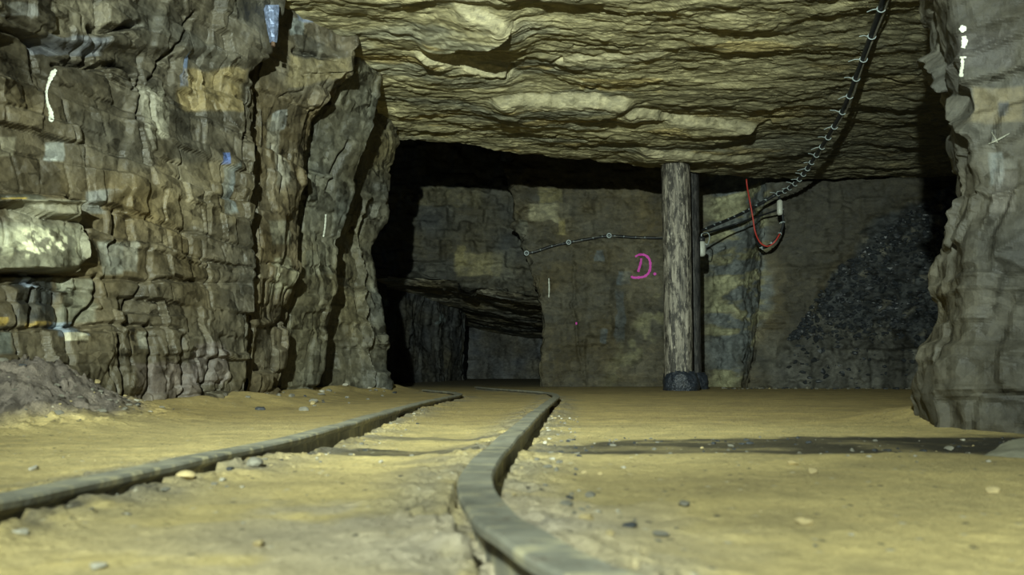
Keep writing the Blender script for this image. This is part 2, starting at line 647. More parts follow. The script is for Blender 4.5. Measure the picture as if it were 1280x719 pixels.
ys = [-260, -120, 0, 60, 120, 200, 260, 330, 400, 450, 500, 545]
ctrl = rows_of(ys, [(-700, 1.7), (-250, 2.35), (0, [3.0, 3.0, 3.05, 3.1, 3.15, 3.15, 3.12, 3.05, 3.05, 3.0, 2.98, 2.98]), (110, 3.55), (215, 4.0), (275, 4.35), (A, 4.65)])
ctrl = with_return(ctrl, [(-.12, .25, 0), (-.55, .7, 0)])
parts.append(rock_sheet('s1', ctrl, .006, .006, blk=dict(lo=.12, hi=.38, wlo=.26, whi=.8, lean=.12), vert=1.35, along=.5, amp=.046, facet=.045, base=BASE_L, seed=3, crease=.022,
    cracks=[([(330, 92), (334, 108), (336, 126)], 7, .14), ([(244, 15), (225, 60), (212, 90), (205, 95)], 2.2, .06), ([(122, 34), (150, 38), (178, 30)], 4, .10), ([(0, 34), (40, 46), (72, 60), (100, 74), (124, 78)], 3, .06), ([(122, 62), (130, 80), (160, 77), (188, 88)], 3, .07), ([(0, 90), (12, 93)], 2, .05),
            ([(80, 80), (120, 78), (128, 62), (120, 40)], 2.5, .05), ([(195, 92), (184, 140), (181, 148)], 2, .05), ([(0, 342), (60, 340), (98, 338), (108, 300), (113, 288)], 3, .06),
            ([(62, 340), (52, 402)], 2.5, .04), ([(22, 342), (8, 400)], 2, .03), ([(130, 345), (125, 375), (112, 402)], 2.5, .06), ([(190, 352), (176, 382), (170, 405)], 2, .05),
            ([(160, 260), (150, 310)], 2.5, .06), ([(150, 420), (160, 470), (165, 510)], 3, .07), ([(200, 405), (197, 460), (190, 500)], 3, .06), ([(100, 345), (200, 350), (260, 352), (320, 355)], 2, .03),
            ([(235, 420), (240, 470), (232, 508)], 3, .05), ([(276, 440), (262, 500)], 3, .05), ([(0, 404), (70, 408), (150, 405), (230, 410)], 2, .03)],
    patches=[(206, 138, 17, 32, (.26, .25, .19), .8), (82, 188, 10, 12, (.27, .29, .27), .8), (247, 85, 4, 20, (.16, .24, .42), .8), (22, 178, 12, 12, (.3, .28, .2), .6),
             (290, 195, 5, 7, (.12, .2, .5), .8), (300, 235, 8, 30, (.2, .25, .27), .5), (130, 250, 14, 14, (.24, .26, .25), .6), (60, 370, 24, 29, (.026, .028, .026), .97),
             (54, 350, 9, 9, (.2, .24, .3), .9), (20, 247, 36, 6, (.05, .05, .035), .9), (15, 249, 14, 3, (.35, .25, .05), .7), (12, 401, 12, 3, (.4, .28, .06), .8), (62, 403, 16, 2, (.4, .28, .06), .6),
             (96, 410, 14, 9, (.2, .25, .3), .8), (100, 419, 8, 5, (.55, .52, .36), .9), (12, 425, 20, 14, (.14, .18, .17), .6), (108, 375, 18, 26, (.2, .21, .16), .6), (55, 270, 52, 20, (.24, .235, .17), .6),
             (45, 310, 54, 28, (.26, .26, .19), .7), (150, 322, 14, 20, (.2, .21, .18), .6), (170, 320, 10, 18, (.22, .22, .18), .6), (98, 55, 40, 10, (.14, .16, .2), .5), (18, 12, 20, 8, (.3, .31, .3), .4),
             (110, 20, 40, 20, (.22, .2, .14), .5), (190, 425, 8, 10, (.24, .24, .2), .6), (215, 480, 40, 26, (.18, .15, .14), .5), (270, 455, 22, 25, (.22, .19, .18), .5), (280, 110, 36, 26, (.27, .21, .09), .6),
             (250, 240, 50, 40, (.2, .165, .09), .35)],
    extra=s1_extra))

ys = [-150, 0, 45, 90, 150, 200, 260, 330, 400, 450, 500, 535]
ctrl = rows_of(ys, [(250, 4.8), (300, 4.83), (A, 4.85), ([(0, 385), (90, 380), (150, 362), (300, 355), (500, 335)], 5.1), (Bx, [5.25, 5.3, 5.4, 5.4, 5.45, 5.45, 5.45, 5.45, 5.45, 5.4, 5.4, 5.4])])
ctrl = with_return(ctrl, [(-.15, .3, 0), (-.5, .8, 0)])
parts.append(rock_sheet('s2', ctrl, .009, .009, blk=dict(lo=.14, hi=.42, wlo=.22, whi=.5, lean=.1), vert=1.4, along=.6, amp=.048, facet=.045, base=(.10, .082, .048), seed=21, crease=.025,
    cracks=[([(372, 62), (385, 60), (430, 70)], 2.5, .06), ([(360, 178), (358, 240)], 2, .05), ([(362, 120), (382, 116)], 2, .04)],
    patches=[(364, 152, 7, 10, (.35, .37, .36), .9), (378, 32, 7, 9, (.28, .32, .32), .7), (360, 190, 8, 40, PALE, .6), (357, 345, 12, 22, (.26, .25, .17), .7), (405, 88, 38, 20, (.25, .21, .11), .6),
             (390, 22, 12, 4, (.2, .24, .34), .8), (357, 290, 14, 14, (.24, .24, .18), .5)]))

ctrl = rows_of(ys, [(290, 5.6), (340, 5.65), (Bx, 5.72), (Cx, [6.2, 6.2, 6.2, 6.2, 6.2, 6.2, 6.2, 6.2, 6.2, 6.2, 6.2, 6.2])])
ctrl = with_return(ctrl, [(-.15, .3, 0), (-.5, .9, 0)])
parts.append(rock_sheet('s3', ctrl, .011, .011, blk=dict(lo=.16, hi=.5, wlo=.25, whi=.6, lean=.15), vert=1.4, along=.6, amp=.045, facet=.035, base=(.10, .092, .06), seed=35, crease=.02,
    cracks=[([(440, 180), (428, 195), (415, 235)], 2.5, .07)],
    patches=[(450, 85, 40, 6, (.26, .25, .18), .6), (400, 330, 16, 14, (.2, .2, .15), .5)]))

ys = [80, 160, 178, 215, 250, 290, 312, 345, 380, 430, 483, 520]
ctrl = rows_of(ys, [(320, 6.7), (370, 6.75), ([(150, 455), (230, 438), (345, 415), (480, 402)], 6.8), (Dx, 7.4)])
ctrl = with_return(ctrl, [(-.2, .4, 0), (-.6, 1.3, 0), (-1.9, 2.2, 0)])
parts.append(rock_sheet('s4', ctrl, .013, .013, blk=dict(lo=.14, hi=.5, wlo=.25, whi=.7, lean=.15), vert=1.4, along=.6, amp=.045, facet=.035, base=(.105, .098, .068), seed=47, crease=.022,
    cracks=[([(450, 240), (442, 280), (444, 320), (447, 380), (450, 436), (458, 486)], 2.6, .10), ([(462, 215), (470, 230), (470, 300)], 2, .04)]))
wall_left = tag(link('wall_left', join_meshes('wall_left', parts), M_WALL), kind='structure')

wall_left.data.polygons.foreach_set('use_smooth', np.zeros(len(wall_left.data.polygons), bool))

# ------------------------------------------------------------------ RIGHT PILLAR
Rx = [(x_, y_ + 26) for x_, y_ in [(-260, 1150), (0, 1144), (45, 1150), (72, 1158), (110, 1178), (140, 1182), (180, 1185), (240, 1188), (270, 1181), (340, 1168), (390, 1161), (440, 1149), (480, 1141), (500, 1145), (530, 1154), (580, 1165)]]
ys = [-260, -100, 0, 45, 80, 110, 180, 240, 270, 340, 390, 440, 480, 500, 530, 580]
ctrl = rows_of(ys, [(Rx, 2.86), ([(0, 1195), (240, 1225), (480, 1200), (580, 1210)], 2.72), (1290, 2.6), (1500, 2.45), (1900, 1.9)])
ctrl = with_return(ctrl, [(.08, .25, 0), (.6, .8, 0), (1.6, 1.2, 0)], 'start')


def r_extra(h, B, px, py, s):
    f, e, r = facets(B * np.array([4, 4, 5.0]), 610, .8, 1.2)
    lump = np.clip(1 - (1 - np.clip(e * 1.6, 0, 1)) ** 2, 0, 1)
    m = smooth(250, 150, px * 0 + py * .6 + 60)
    h = h + .018 * (lump - .8) + .008 * f
    # vertical fluting below the step
    h = h + smooth(420, 450, py) * .007 * np.sin(s * 34 + 4 * vnoise(B * 2, 611))
    h = h + .03 * smooth(436, 425, py) * smooth(330, 400, py)
    return h, None


wr = rock_sheet('wall_right', ctrl, .0075, .0075, blk=dict(lo=.16, hi=.36, wlo=.2, whi=.5, lean=-.1), amp=.035, facet=.014, base=(.070, .064, .047), seed=61, crease=.016, vert=1.2,
    cracks=[([(1160, 72), (1178, 92), (1192, 108)], 2.5, .07), ([(1203, 120), (1208, 145), (1220, 168)], 2.5, .06), ([(1222, 236), (1240, 245), (1275, 238)], 2, .03)],
    patches=[(1248, 130, 32, 22, (.17, .145, .09), .8), (1248, 210, 9, 20, (.2, .22, .22), .7), (1255, 135, 6, 10, (.05, .06, .08), .7), (1230, 65, 40, 20, (.09, .085, .08), .5), (1260, 240, 16, 26, (.2, .19, .17), .5),
             (1262, 205, 14, 6, (.2, .2, .18), .6), (1245, 172, 3, 12, (.26, .27, .25), .6)],
    extra=r_extra)
wr.polygons.foreach_set('use_smooth', np.zeros(len(wr.polygons), bool))
M_PILLAR = rock_mat('right_pillar_rock', (1, 1, .9), .7, .35, .6, .5, ((3, .16, .10), (9, .25, .10), (25, .3, .10)))
wall_right = tag(link('wall_right', wr, M_PILLAR), kind='structure')

# ------------------------------------------------------------------ BACK WALL
Ex = [(60, 622), (215, 628), (255, 640), (300, 646), (320, 655), (345, 662), (380, 674), (430, 675), (500, 671)]
ys = [60, 150, 215, 260, 300, 345, 380, 430, 485, 520]
ctrl = rows_of(ys, [(Ex, 11.6), (720, 11.55), (800, 11.5), (880, 11.4), (925, 10.9), ([(215, 955), (350, 950), (485, 930)], 10.0), (1040, 9.7), (1120, 9.5), (1250, 9.2), (1500, 8.6), (1800, 7.5)])
ctrl = with_return(ctrl, [(.05, .4, 0), (.5, 2.5, 0), (1.5, 6, 0)], 'start')


def b_extra(h, B, px, py, s):
    wob = 22 * vnoise(B * 1.6, 701) + 12 * vnoise(B * 5, 702) + 6 * vnoise(B * 13, 703)
    # coal and shale slope to the right
    yline = np.interp(px, [880, 930, 985, 1040, 1110, 1180, 1300], [490, 470, 425, 330, 270, 215, 190]) + wob
    m = smooth(-14, 24, py - yline) * smooth(935, 985, px)
    low = smooth(400, 420, py - .02 * (px - 1000) + wob)
    chunk, e, r = facets(B * 13, 710, 1.2, 1.4)
    h = h * (1 - .35 * m) + m * (1 - .7 * low) * .05 * chunk + m * low * .03 * chunk
    h = h + .10 * m * (1 - low)
    jf, je, jr = facets(B * np.array([3, 3, 6.0]), 751, .8, 1.3)
    h = h + .10 * smooth(700, 640, px) * jf
    # short broken notches
    nf, ne, nr_ = facets(B * np.array([3.2, 3.2, 5.0]), 752, 0, 1)
    h = h - .05 * (1 - m) * (nr_ > .74) * np.exp(-(ne / .035) ** 2)
    ch, cz, ce, cr = blocks(s + .03 * vnoise(B * 4, 745), B[..., 2], lo=.35, hi=.8, wlo=.10, whi=.24, lean=.12, seed=744)
    h = h + m * low * (.045 * ch - .03 * np.exp(-(ce / .012) ** 2))
    # left of it the pale rock behind the props
    pale = smooth(868, 900, px + wob * .4) * smooth(978, 940, px + wob + .25 * (py - 300)) * (1 - m)
    w = fbm(B * np.array([1.8, 1.8, 6]), 4, 720)
    pc = np.where((w > .12)[..., None], np.array([.40, .40, .25]), np.array([.17, .19, .19]))
    k = smooth(.0, .25, np.abs(w - .12))
    pc = lerp(np.broadcast_to(np.array([.25, .24, .15]), pc.shape), pc, k)
    # damp ochre streak that climbs right to left behind the props
    st = smooth(1, .4, np.abs(py - np.interp(px, [740, 800, 860, 930], [500, 420, 350, 390])) / np.interp(px, [740, 830, 930], [22, 42, 70])) * smooth(740, 800, px) * smooth(900, 860, px) * smooth(-.25, .2, fbm(B * 5, 3, 730))
    coal = np.clip(.9 + 1.0 * (r - .5), .2, 2)[..., None] * np.array([.042, .048, .052])
    coal = lerp(coal, (.15, .14, .105), smooth(.93, .96, r) * .6)
    vs = vnoise(B * np.array([9, 9, 1.6]), 741)
    brown = (np.clip(1 + .5 * vs, .3, 2) * (.45 + 1.1 * cr))[..., None] * np.array([.075, .075, .066])
    dk = smooth(930, 1000, px + wob) * (1 - m)
    cc = coal * (1 - low[..., None]) + brown * low[..., None]
    cc = cc * m[..., None] + pc * (pale * (1 - m))[..., None] + np.array([.27, .26, .15]) * (st * (1 - m) * (1 - pale))[..., None]
    mm = np.maximum(np.maximum(m * .92, pale * .95), st * .6)
    tot = m + pale * (1 - m) + st * (1 - m) * (1 - pale) + 1e-6
    dkk = dk * (1 - pale)
    cc = cc + np.array([.052, .05, .04]) * dkk[..., None] * .8
    tot = tot + dkk * .8
    mm = np.maximum(mm, dkk * .8)
    return h, (cc / tot[..., None], mm)


wb = rock_sheet('wall_back', ctrl, .018, .016, blk=dict(lo=.16, hi=.45, wlo=.25, whi=.9, lean=.05), amp=.032, facet=.034, base=(.095, .084, .055), seed=71, crease=.007, tone=.2, soft=2, fine=.008,
    cracks=[([(708, 218), (700, 245), (708, 285), (716, 330), (715, 370), (722, 420), (728, 470)], 1.6, .05), ([(640, 245), (652, 262), (668, 258)], 1.6, .04), ([(655, 300), (648, 296), (636, 294)], 2, .08), ([(728, 262), (745, 264)], 1.4, .05),
            ([(668, 238), (700, 240)], 1.3, .03), ([(738, 291), (760, 293), (770, 297)], 1.3, .03)],
    patches=[(690, 243, 14, 9, (.27, .24, .12), .7), (680, 265, 20, 11, (.33, .31, .2), .9), (652, 284, 4, 9, (.22, .22, .17), .7), (702, 282, 4, 12, (.3, .26, .12), .8), (750, 319, 6, 8, (.13, .16, .18), .8), (781, 348, 8, 8, (.14, .17, .19), .8),
             (775, 395, 5, 30, (.1, .115, .12), .7), (755, 420, 5, 7, (.13, .16, .18), .6), (704, 262, 10, 12, (.2, .18, .12), .5), (645, 460, 30, 30, (.2, .19, .13), .4), (805, 333, 26, 26, (.15, .135, .09), .7)],
    extra=b_extra)
wall_back = tag(link('wall_back', wb, M_BACK), kind='structure')

# ------------------------------------------------------------------ FAR LEFT WALL over the low drift
ys = [80, 200, 260, 300, 340, 362]
lint = [(430, 338), (470, 346), (560, 352), (640, 368), (690, 376), (760, 380)]
ctrl = []
for k, t in enumerate([0, .35, .6, .8, .93, 1.0]):
    row = []
    for x in (330, 430, 470, 560, 640, 690, 780):
        y0, y1 = 60, np.interp(x, [a for a, _ in lint], [b for _, b in lint])
        row.append(at(x, y0 + (y1 - y0) * t, 12.6 + .2 * (1 - t)))
    ctrl.append(row)
under = []
for d, yy in ((13.4, None), (15.5, None), (18.5, None), (24, None)):
    under.append([np.array([p[0] + (d - 12.6) * -.02, d, p[2] - (d - 12.6) * .012 - .02]) for p in ctrl[-1]])
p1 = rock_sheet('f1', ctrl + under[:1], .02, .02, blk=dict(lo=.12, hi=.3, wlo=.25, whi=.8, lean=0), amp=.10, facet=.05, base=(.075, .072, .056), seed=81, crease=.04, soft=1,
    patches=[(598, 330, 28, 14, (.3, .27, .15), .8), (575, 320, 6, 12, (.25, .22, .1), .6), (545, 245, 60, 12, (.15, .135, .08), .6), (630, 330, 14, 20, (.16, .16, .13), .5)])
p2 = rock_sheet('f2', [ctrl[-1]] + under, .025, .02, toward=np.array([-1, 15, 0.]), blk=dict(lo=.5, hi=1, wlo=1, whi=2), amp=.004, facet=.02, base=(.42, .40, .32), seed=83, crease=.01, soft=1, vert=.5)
# side wall of the low drift, and its end
ys = [330, 370, 400, 440, 478, 500]
c2 = rows_of(ys, [(395, 12.2), (468, 12.9), (482, 13.2), (530, 15.2), ([(370, 592), (400, 588), (480, 585)], 18.2)])
c2 = with_return(c2, [(-.3, .8, 0), (-1, 2.5, 0)])
p3 = rock_sheet('f3', c2, .025, .022, blk=dict(lo=.3, hi=.8, wlo=.2, whi=.5, lean=.1), amp=.05, facet=.08, base=(.08, .082, .078), seed=85, crease=.02, soft=1,
    patches=[(487, 379, 5, 4, (.2, .25, .28), .7), (553, 398, 5, 6, (.22, .27, .28), .7), (572, 380, 3, 3, (.18, .2, .2), .7)])
c3 = rows_of(ys, [(540, 22), (600, 22.2), (650, 22.4), (720, 22), (800, 20)])
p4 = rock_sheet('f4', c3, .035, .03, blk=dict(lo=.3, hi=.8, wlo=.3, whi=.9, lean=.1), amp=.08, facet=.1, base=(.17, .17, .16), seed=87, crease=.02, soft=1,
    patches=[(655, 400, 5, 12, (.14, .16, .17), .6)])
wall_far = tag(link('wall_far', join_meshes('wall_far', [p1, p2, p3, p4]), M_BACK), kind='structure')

# ------------------------------------------------------------------ CEILING
ZC = 2.57
edge_px = [(380, 158), (500, 170), (560, 175), (640, 185), (720, 194), (780, 203), (828, 206), (880, 212), (935, 222), (985, 226), (1100, 222), (1250, 220)]
EX = [on_z(x, y, ZC) for x, y in edge_px]
ex = np.array([p[0] for p in EX]); ey = np.array([p[1] for p in EX])
ex = np.concatenate([[-4], ex, [7.5]]); ey = np.concatenate([[ey[0]], ey, [ey[-1]]])
XS = np.arange(-3.2, 7.0, .0125)
Y0 = 2.6
TT = np.linspace(0, 1, 620) ** .9
YE = np.interp(XS, ex, ey) + .03 * vnoise(np.stack([XS * 2, XS * 0, XS * 0], -1), 5) + .03 * vnoise(np.stack([XS * 9, XS * 0, XS * 0], -1), 6)
X = np.broadcast_to(XS, (len(TT), len(XS))).copy()
Y = Y0 + (YE[None] - Y0) * TT[:, None]


def terrace(q, w=.12):
    f = np.floor(q)
    return f + smooth(1 - w, 1, q - f)


def ceil_z(X, Y, full=True):
    P = np.stack([X, Y, X * 0], -1)
    wy = Y + .10 * vnoise(P * np.array([1.1, .5, 1]), 811) + .03 * vnoise(P * np.array([5, 1.5, 1]), 812)
    Q = np.stack([X, wy, X * 0], -1)
    a = fbm(Q * np.array([.8, 2.4, 1]), 4, 801)
    b = fbm(Q * np.array([2.8, 6.5, 1]), 4, 802)
    c = fbm(Q * np.array([8, 20.0, 1]), 3, 803)
    z = .008 * terrace(a * 3.2, .15) + .009 * a
    z = z + .007 * terrace(b * 2.2, .35) + .004 * b
    z = z + .0022 * terrace(c * 2.5, .4) + .002 * c
    z = z + .005 * fbm(P * 11, 3, 804)
    px, py = to_px(np.stack([X, Y, X * 0 + ZC], -1))
    # broken ledges whose faces look at the entrance
    dark = np.zeros_like(z)
    faces = np.zeros_like(z)
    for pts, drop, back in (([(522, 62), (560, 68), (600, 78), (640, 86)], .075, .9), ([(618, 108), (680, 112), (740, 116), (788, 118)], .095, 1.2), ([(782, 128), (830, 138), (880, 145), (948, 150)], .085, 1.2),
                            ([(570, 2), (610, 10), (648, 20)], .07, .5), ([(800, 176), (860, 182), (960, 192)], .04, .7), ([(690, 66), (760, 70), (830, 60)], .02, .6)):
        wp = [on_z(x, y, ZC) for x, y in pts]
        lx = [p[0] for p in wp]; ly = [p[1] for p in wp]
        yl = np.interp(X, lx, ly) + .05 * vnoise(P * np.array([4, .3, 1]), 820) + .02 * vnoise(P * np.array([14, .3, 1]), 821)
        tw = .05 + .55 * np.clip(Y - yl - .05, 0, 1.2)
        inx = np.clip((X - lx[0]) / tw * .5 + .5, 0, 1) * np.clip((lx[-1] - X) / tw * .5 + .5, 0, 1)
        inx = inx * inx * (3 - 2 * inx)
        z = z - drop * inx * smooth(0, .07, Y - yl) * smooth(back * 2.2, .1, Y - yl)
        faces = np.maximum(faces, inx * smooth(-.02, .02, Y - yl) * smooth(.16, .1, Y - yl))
    # lips that hang below the rock behind them
    for pts, drop, run in (([(520, 56), (560, 47), (585, 39), (612, 33), (632, 27), (648, 18)], .065, .6), ([(606, 94), (632, 91), (642, 82)], .015, .3), ([(566, 155), (620, 157), (700, 161), (765, 163)], .012, .4),
                           ([(860, 163), (895, 166), (925, 160), (962, 152)], .014, .4), ([(870, 62), (930, 65), (1005, 62)], .010, .4), ([(700, 12), (800, 15)], .008, .3), ([(640, 70), (690, 73), (720, 68)], .008, .3),
                           ([(1060, 97), (1150, 100)], .008, .4), ([(720, 57), (760, 59), (800, 54)], .008, .3), ([(960, 205), (1040, 210), (1100, 206)], .012, .4)):
        wp = [on_z(x, y, ZC) for x, y in pts]
        lx = [p[0] for p in wp]; ly = [p[1] for p in wp]
        yl = np.interp(X, lx, ly) + .04 * vnoise(P * np.array([5, .3, 1]), 824) + .02 * vnoise(P * np.array([17, .3, 1]), 825)
        inx = smooth(lx[0] - .03, lx[0] + .12, X) * smooth(lx[-1] + .03, lx[-1] - .12, X)
        z = z - drop * inx * smooth(-run, -.04, Y - yl) * smooth(.012, -.004, Y - yl)
    # the thinner cracks
    wx, wyy = px + 5 * vnoise(P * 3, 830), py + 2.5 * vnoise(P * np.array([6, 2, 1]), 831)
    for pts, w, d in (([(612, 92), (632, 90), (640, 82)], 2, .08), ([(570, 155), (620, 157), (700, 161), (760, 163)], 1.2, .05),
                      ([(720, 56), (760, 58), (795, 54)], 1.2, .05), ([(660, 70), (690, 73), (705, 70)], 1.6, .06), ([(700, 12), (770, 15)], 1.4, .05), ([(860, 163), (895, 166), (925, 160), (960, 152)], 1.5, .07),
                      ([(880, 62), (930, 65), (1000, 62)], 1.5, .05), ([(1070, 97), (1140, 100)], 1.2, .04), ([(735, 108), (745, 109), (752, 105)], 1.5, .05), ([(640, 168), (690, 164)], 1.2, .05)):
        z = z + d * np.exp(-(seg_dist(wx, wyy, pts) / w) ** 2)
    return z, faces, px, py


dz, faces, px, py = ceil_z(X, Y)
Zc = ZC + dz
# the broken lip turns up into the higher roof behind
nr = 26
lip = []
for k in range(1, nr + 1):
    t = k / nr
    jag = .05 * fbm(np.stack([XS * 5, XS * 0 + t * 6, XS * 0], -1), 3, 840)
    lip.append(np.stack([XS, YE + .02 * k ** .5 + jag * min(1, t * 4), Zc[-1] + 1.5 * t ** 1.3], -1))
Pc = np.concatenate([np.stack([X, Y, Zc], -1), np.array(lip)], 0)
Q = Pc * np.array([.7, 3.2, 3.2])
tv = fbm(Q, 4, 850)
t2 = fbm(Pc * np.array([2, 12, 12]), 3, 851)
cb = np.array([.30, .268, .15]) * np.clip(1 + .28 * tv + .2 * t2, .4, 2)[..., None]
cb = lerp(cb, (.12, .135, .13), smooth(.12, .5, fbm(Pc * np.array([.5, 3, 3]), 3, 852)) * .45)
cb = lerp(cb, (.42, .32, .12), smooth(.4, .62, fbm(Pc * np.array([1.2, 5, 3]), 3, 853)) * .55)
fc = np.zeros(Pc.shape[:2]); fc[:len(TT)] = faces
cb = lerp(cb, (.44, .40, .25), fc * .85)  # ledge faces painted paler, as if catching the lamp's light
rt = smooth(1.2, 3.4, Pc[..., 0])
cb = lerp(cb, (.11, .105, .075), rt * .75)      # beam fall-off painted into the roof colour, darker to the right
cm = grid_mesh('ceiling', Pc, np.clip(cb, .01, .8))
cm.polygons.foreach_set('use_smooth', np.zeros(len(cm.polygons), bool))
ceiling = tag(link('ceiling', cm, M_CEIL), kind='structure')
# higher roof of the chamber behind the lip
ux = np.linspace(-4, 7, 120); uy = np.linspace(7.6, 13.6, 90)
UX, UY = np.meshgrid(ux, uy)
UZ = 4.0 + .12 * fbm(np.stack([UX, UY, UX * 0], -1) * np.array([.6, 1.5, 1]), 4, 860)
up = tag(link('ceiling_upper', grid_mesh('ceiling_upper', np.stack([UX, UY, UZ], -1), np.full(UX.shape + (3,), .1)), M_CEIL), kind='structure')

# ------------------------------------------------------------------ RAIL PATHS
RAILTOP = .05


def catmull(pts, step=.02):
    pts = [np.array(p, float) for p in pts]
    pts = [2 * pts[0] - pts[1]] + pts + [2 * pts[-1] - pts[-2]]
    out = []
    for i in range(1, len(pts) - 2):
        a, b, c, d = pts[i - 1:i + 3]
        n = max(2, int(np.linalg.norm(c - b) / step))
        for k in range(n):
            t = k / n
            out.append(.5 * ((2 * b) + (c - a) * t + (2 * a - 5 * b + 4 * c - d) * t * t + (3 * b - a - 3 * c + d) * t ** 3))
    out.append(pts[-2])
    return np.array(out)


def rail_z(y):
    return RAILTOP + np.interp(y, [0, 3, 5, 9, 14], [0, 0, .0, .02, .03])


def rail_path(pp):
    w = []
    for x, y in pp:
        p = on_z(x, y, RAILTOP)
        for _ in range(4):
            p = on_z(x, y, float(rail_z(p[1])))
        w.append(p)
    return catmull(w)


R_PATH = rail_path([(1000, 800), (860, 752), (740, 712), (660, 672), (612, 634), (594, 604), (603, 578), (630, 551), (658, 526), (678, 509), (690, 500), (695, 495), (688, 491), (668, 489), (640, 487), (612, 485), (596, 483.5)])
L_PATH = rail_path([(-260, 668), (-120, 643), (0, 620), (120, 595), (240, 572), (370, 545), (460, 521), (530, 502), (566, 495), (574, 492.5), (566, 490.3), (548, 488.6), (530, 487)])


def path_dist(X, Y, path):
    xy = path[::4, :2]
    D = np.full(X.shape, 1e9)
    S = np.zeros(X.shape)
    for (x0, y0), (x1, y1) in zip(xy[:-1], xy[1:]):
        dx, dy = x1 - x0, y1 - y0
        t = np.clip(((X - x0) * dx + (Y - y0) * dy) / (dx * dx + dy * dy), 0, 1)
        ax, ay = X - x0 - t * dx, Y - y0 - t * dy
        d = np.hypot(ax, ay)
        sg = np.sign(ax * dy - ay * dx)
        m = d < D
        D = np.where(m, d, D)
        S = np.where(m, sg, S)
    return D, S


# ------------------------------------------------------------------ FLOOR
def floor_fn(X, Y):
    P = np.stack([X, Y, X * 0], -1)
    z = np.interp(Y, [0, 1.2, 1.65, 1.85, 2.5, 2.9, 4, 6.5, 9, 12, 18, 24], [.024, .024, .026, .010, .004, .010, .018, .030, .040, .035, .09, .12])
    z = z + .004 * fbm(P * np.array([1.3, 1.6, 1]), 3, 901) + .0013 * fbm(P * 9, 3, 902) + .0018 * fbm(P * 34, 3, 903)
    # gentle swell of trodden sand in front on the right
    z = z + .010 * np.exp(-((X - .75) / .7) ** 2 - ((Y - 1.4) / .35) ** 2)
    z = z - .018 * smooth(.7, 1.3, X) * np.exp(-((Y - 2.1) / .28) ** 2)
    # debris heap at the foot of the left wall
    n = fbm(P * 5, 3, 905)
    hp = np.exp(-((X + 1.9) / .36) ** 2 - ((Y - 3.1) / .5) ** 2)
    z = z + hp * (.21 + .05 * n) + np.clip(hp * 2, 0, 1) * (.018 * facets(P * 14, 906, 1, 1)[0] + .012 * facets(P * 34, 907, 1, 1.2)[0])
    # sand banked against the left wall
    xw = np.interp(Y, [3.0, 4.65, 5.4, 6.5, 7.8, 9], [-1.95, -1.52, -1.5, -1.5, -1.22, -1.5])
    bank = smooth(.5, 0, X - xw) * smooth(3.3, 4.2, Y) * smooth(9.5, 8, Y)
    z = z + bank * (.055 + .03 * fbm(P * 3.5, 3, 907))
    # sand banked in front of the right pillar's left foot
    z = z + .055 * np.exp(-((X - 1.66) / .2) ** 2 - ((Y - 3.25) / .35) ** 2)
    return z


def floor_full(X, Y):
    z = floor_fn(X, Y)
    m = 0
    ml = 0
    for path in (R_PATH, L_PATH):
        d, s = path_dist(X, Y, path)
        P = np.stack([X, Y, X * 0], -1)
        nn = fbm(P * 16, 3, 908)
        # wheel-flange groove dug along both sides of the rail, banked outside of it
        left = path is L_PATH
        if left:
            side = s > 0
        else:
            side = np.where(Y > 1.05, s > 0, s < 0)
        z = z + smooth(.20, .05, d) * (np.where(side, .007 if left else .004, .012) + .004 * nn) * smooth(10, 6, Y)
        if left:
            ml = smooth(.13, .06, d + .04 * nn) * (s > 0) * smooth(2.6, 2.0, Y)
        else:
            ml = np.maximum(ml, .8 * smooth(.16, .05, d + .05 * nn) * (s > 0) * smooth(2.6, 1.6, Y) * smooth(.9, 1.2, Y))
            ml = np.maximum(ml, .7 * smooth(.09, .04, d + .03 * nn) * (s < 0) * smooth(1.15, .95, Y))
        g = smooth(.041, .032, d + .009 * nn)
        z = z + smooth(.18, .05, d) * .006 * facets(P * 38, 950, 1, 1.2)[0] * (Y < 5)
        z = z - g * np.where(side, np.where(Y > 1.05, .055, .030) if not left else .040, np.where(d < .03, .02, .002))
        m = np.maximum(m, smooth(.22, .05, d))
    return z, (m, ml)


fy = [0.25]
while fy[-1] < 27:
    fy.append(fy[-1] + .0035 + fy[-1] * .0042)
fy = np.array(fy)
u = np.linspace(-1, 1, 760)
FX = (u[None] * (.85 * fy[:, None] + .55))
FX = np.where(FX < -4.5, -4.5 + (FX + 4.5) * .1, FX)
FY = np.broadcast_to(fy[:, None], FX.shape)
FZ, (beside, grime) = floor_full(FX, FY)
P = np.stack([FX, FY, FX * 0], -1)
c = np.array([.56, .455, .21]) * np.clip(1 + .14 * fbm(P * np.array([1.2, 2.4, 1]), 4, 920), .5, 1.5)[..., None]
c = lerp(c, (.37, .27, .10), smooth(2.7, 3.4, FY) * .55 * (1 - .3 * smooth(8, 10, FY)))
c = lerp(c, (.30, .24, .12), smooth(.1, .5, fbm(P * np.array([.9, 3.0, 1]), 3, 921)) * .25)
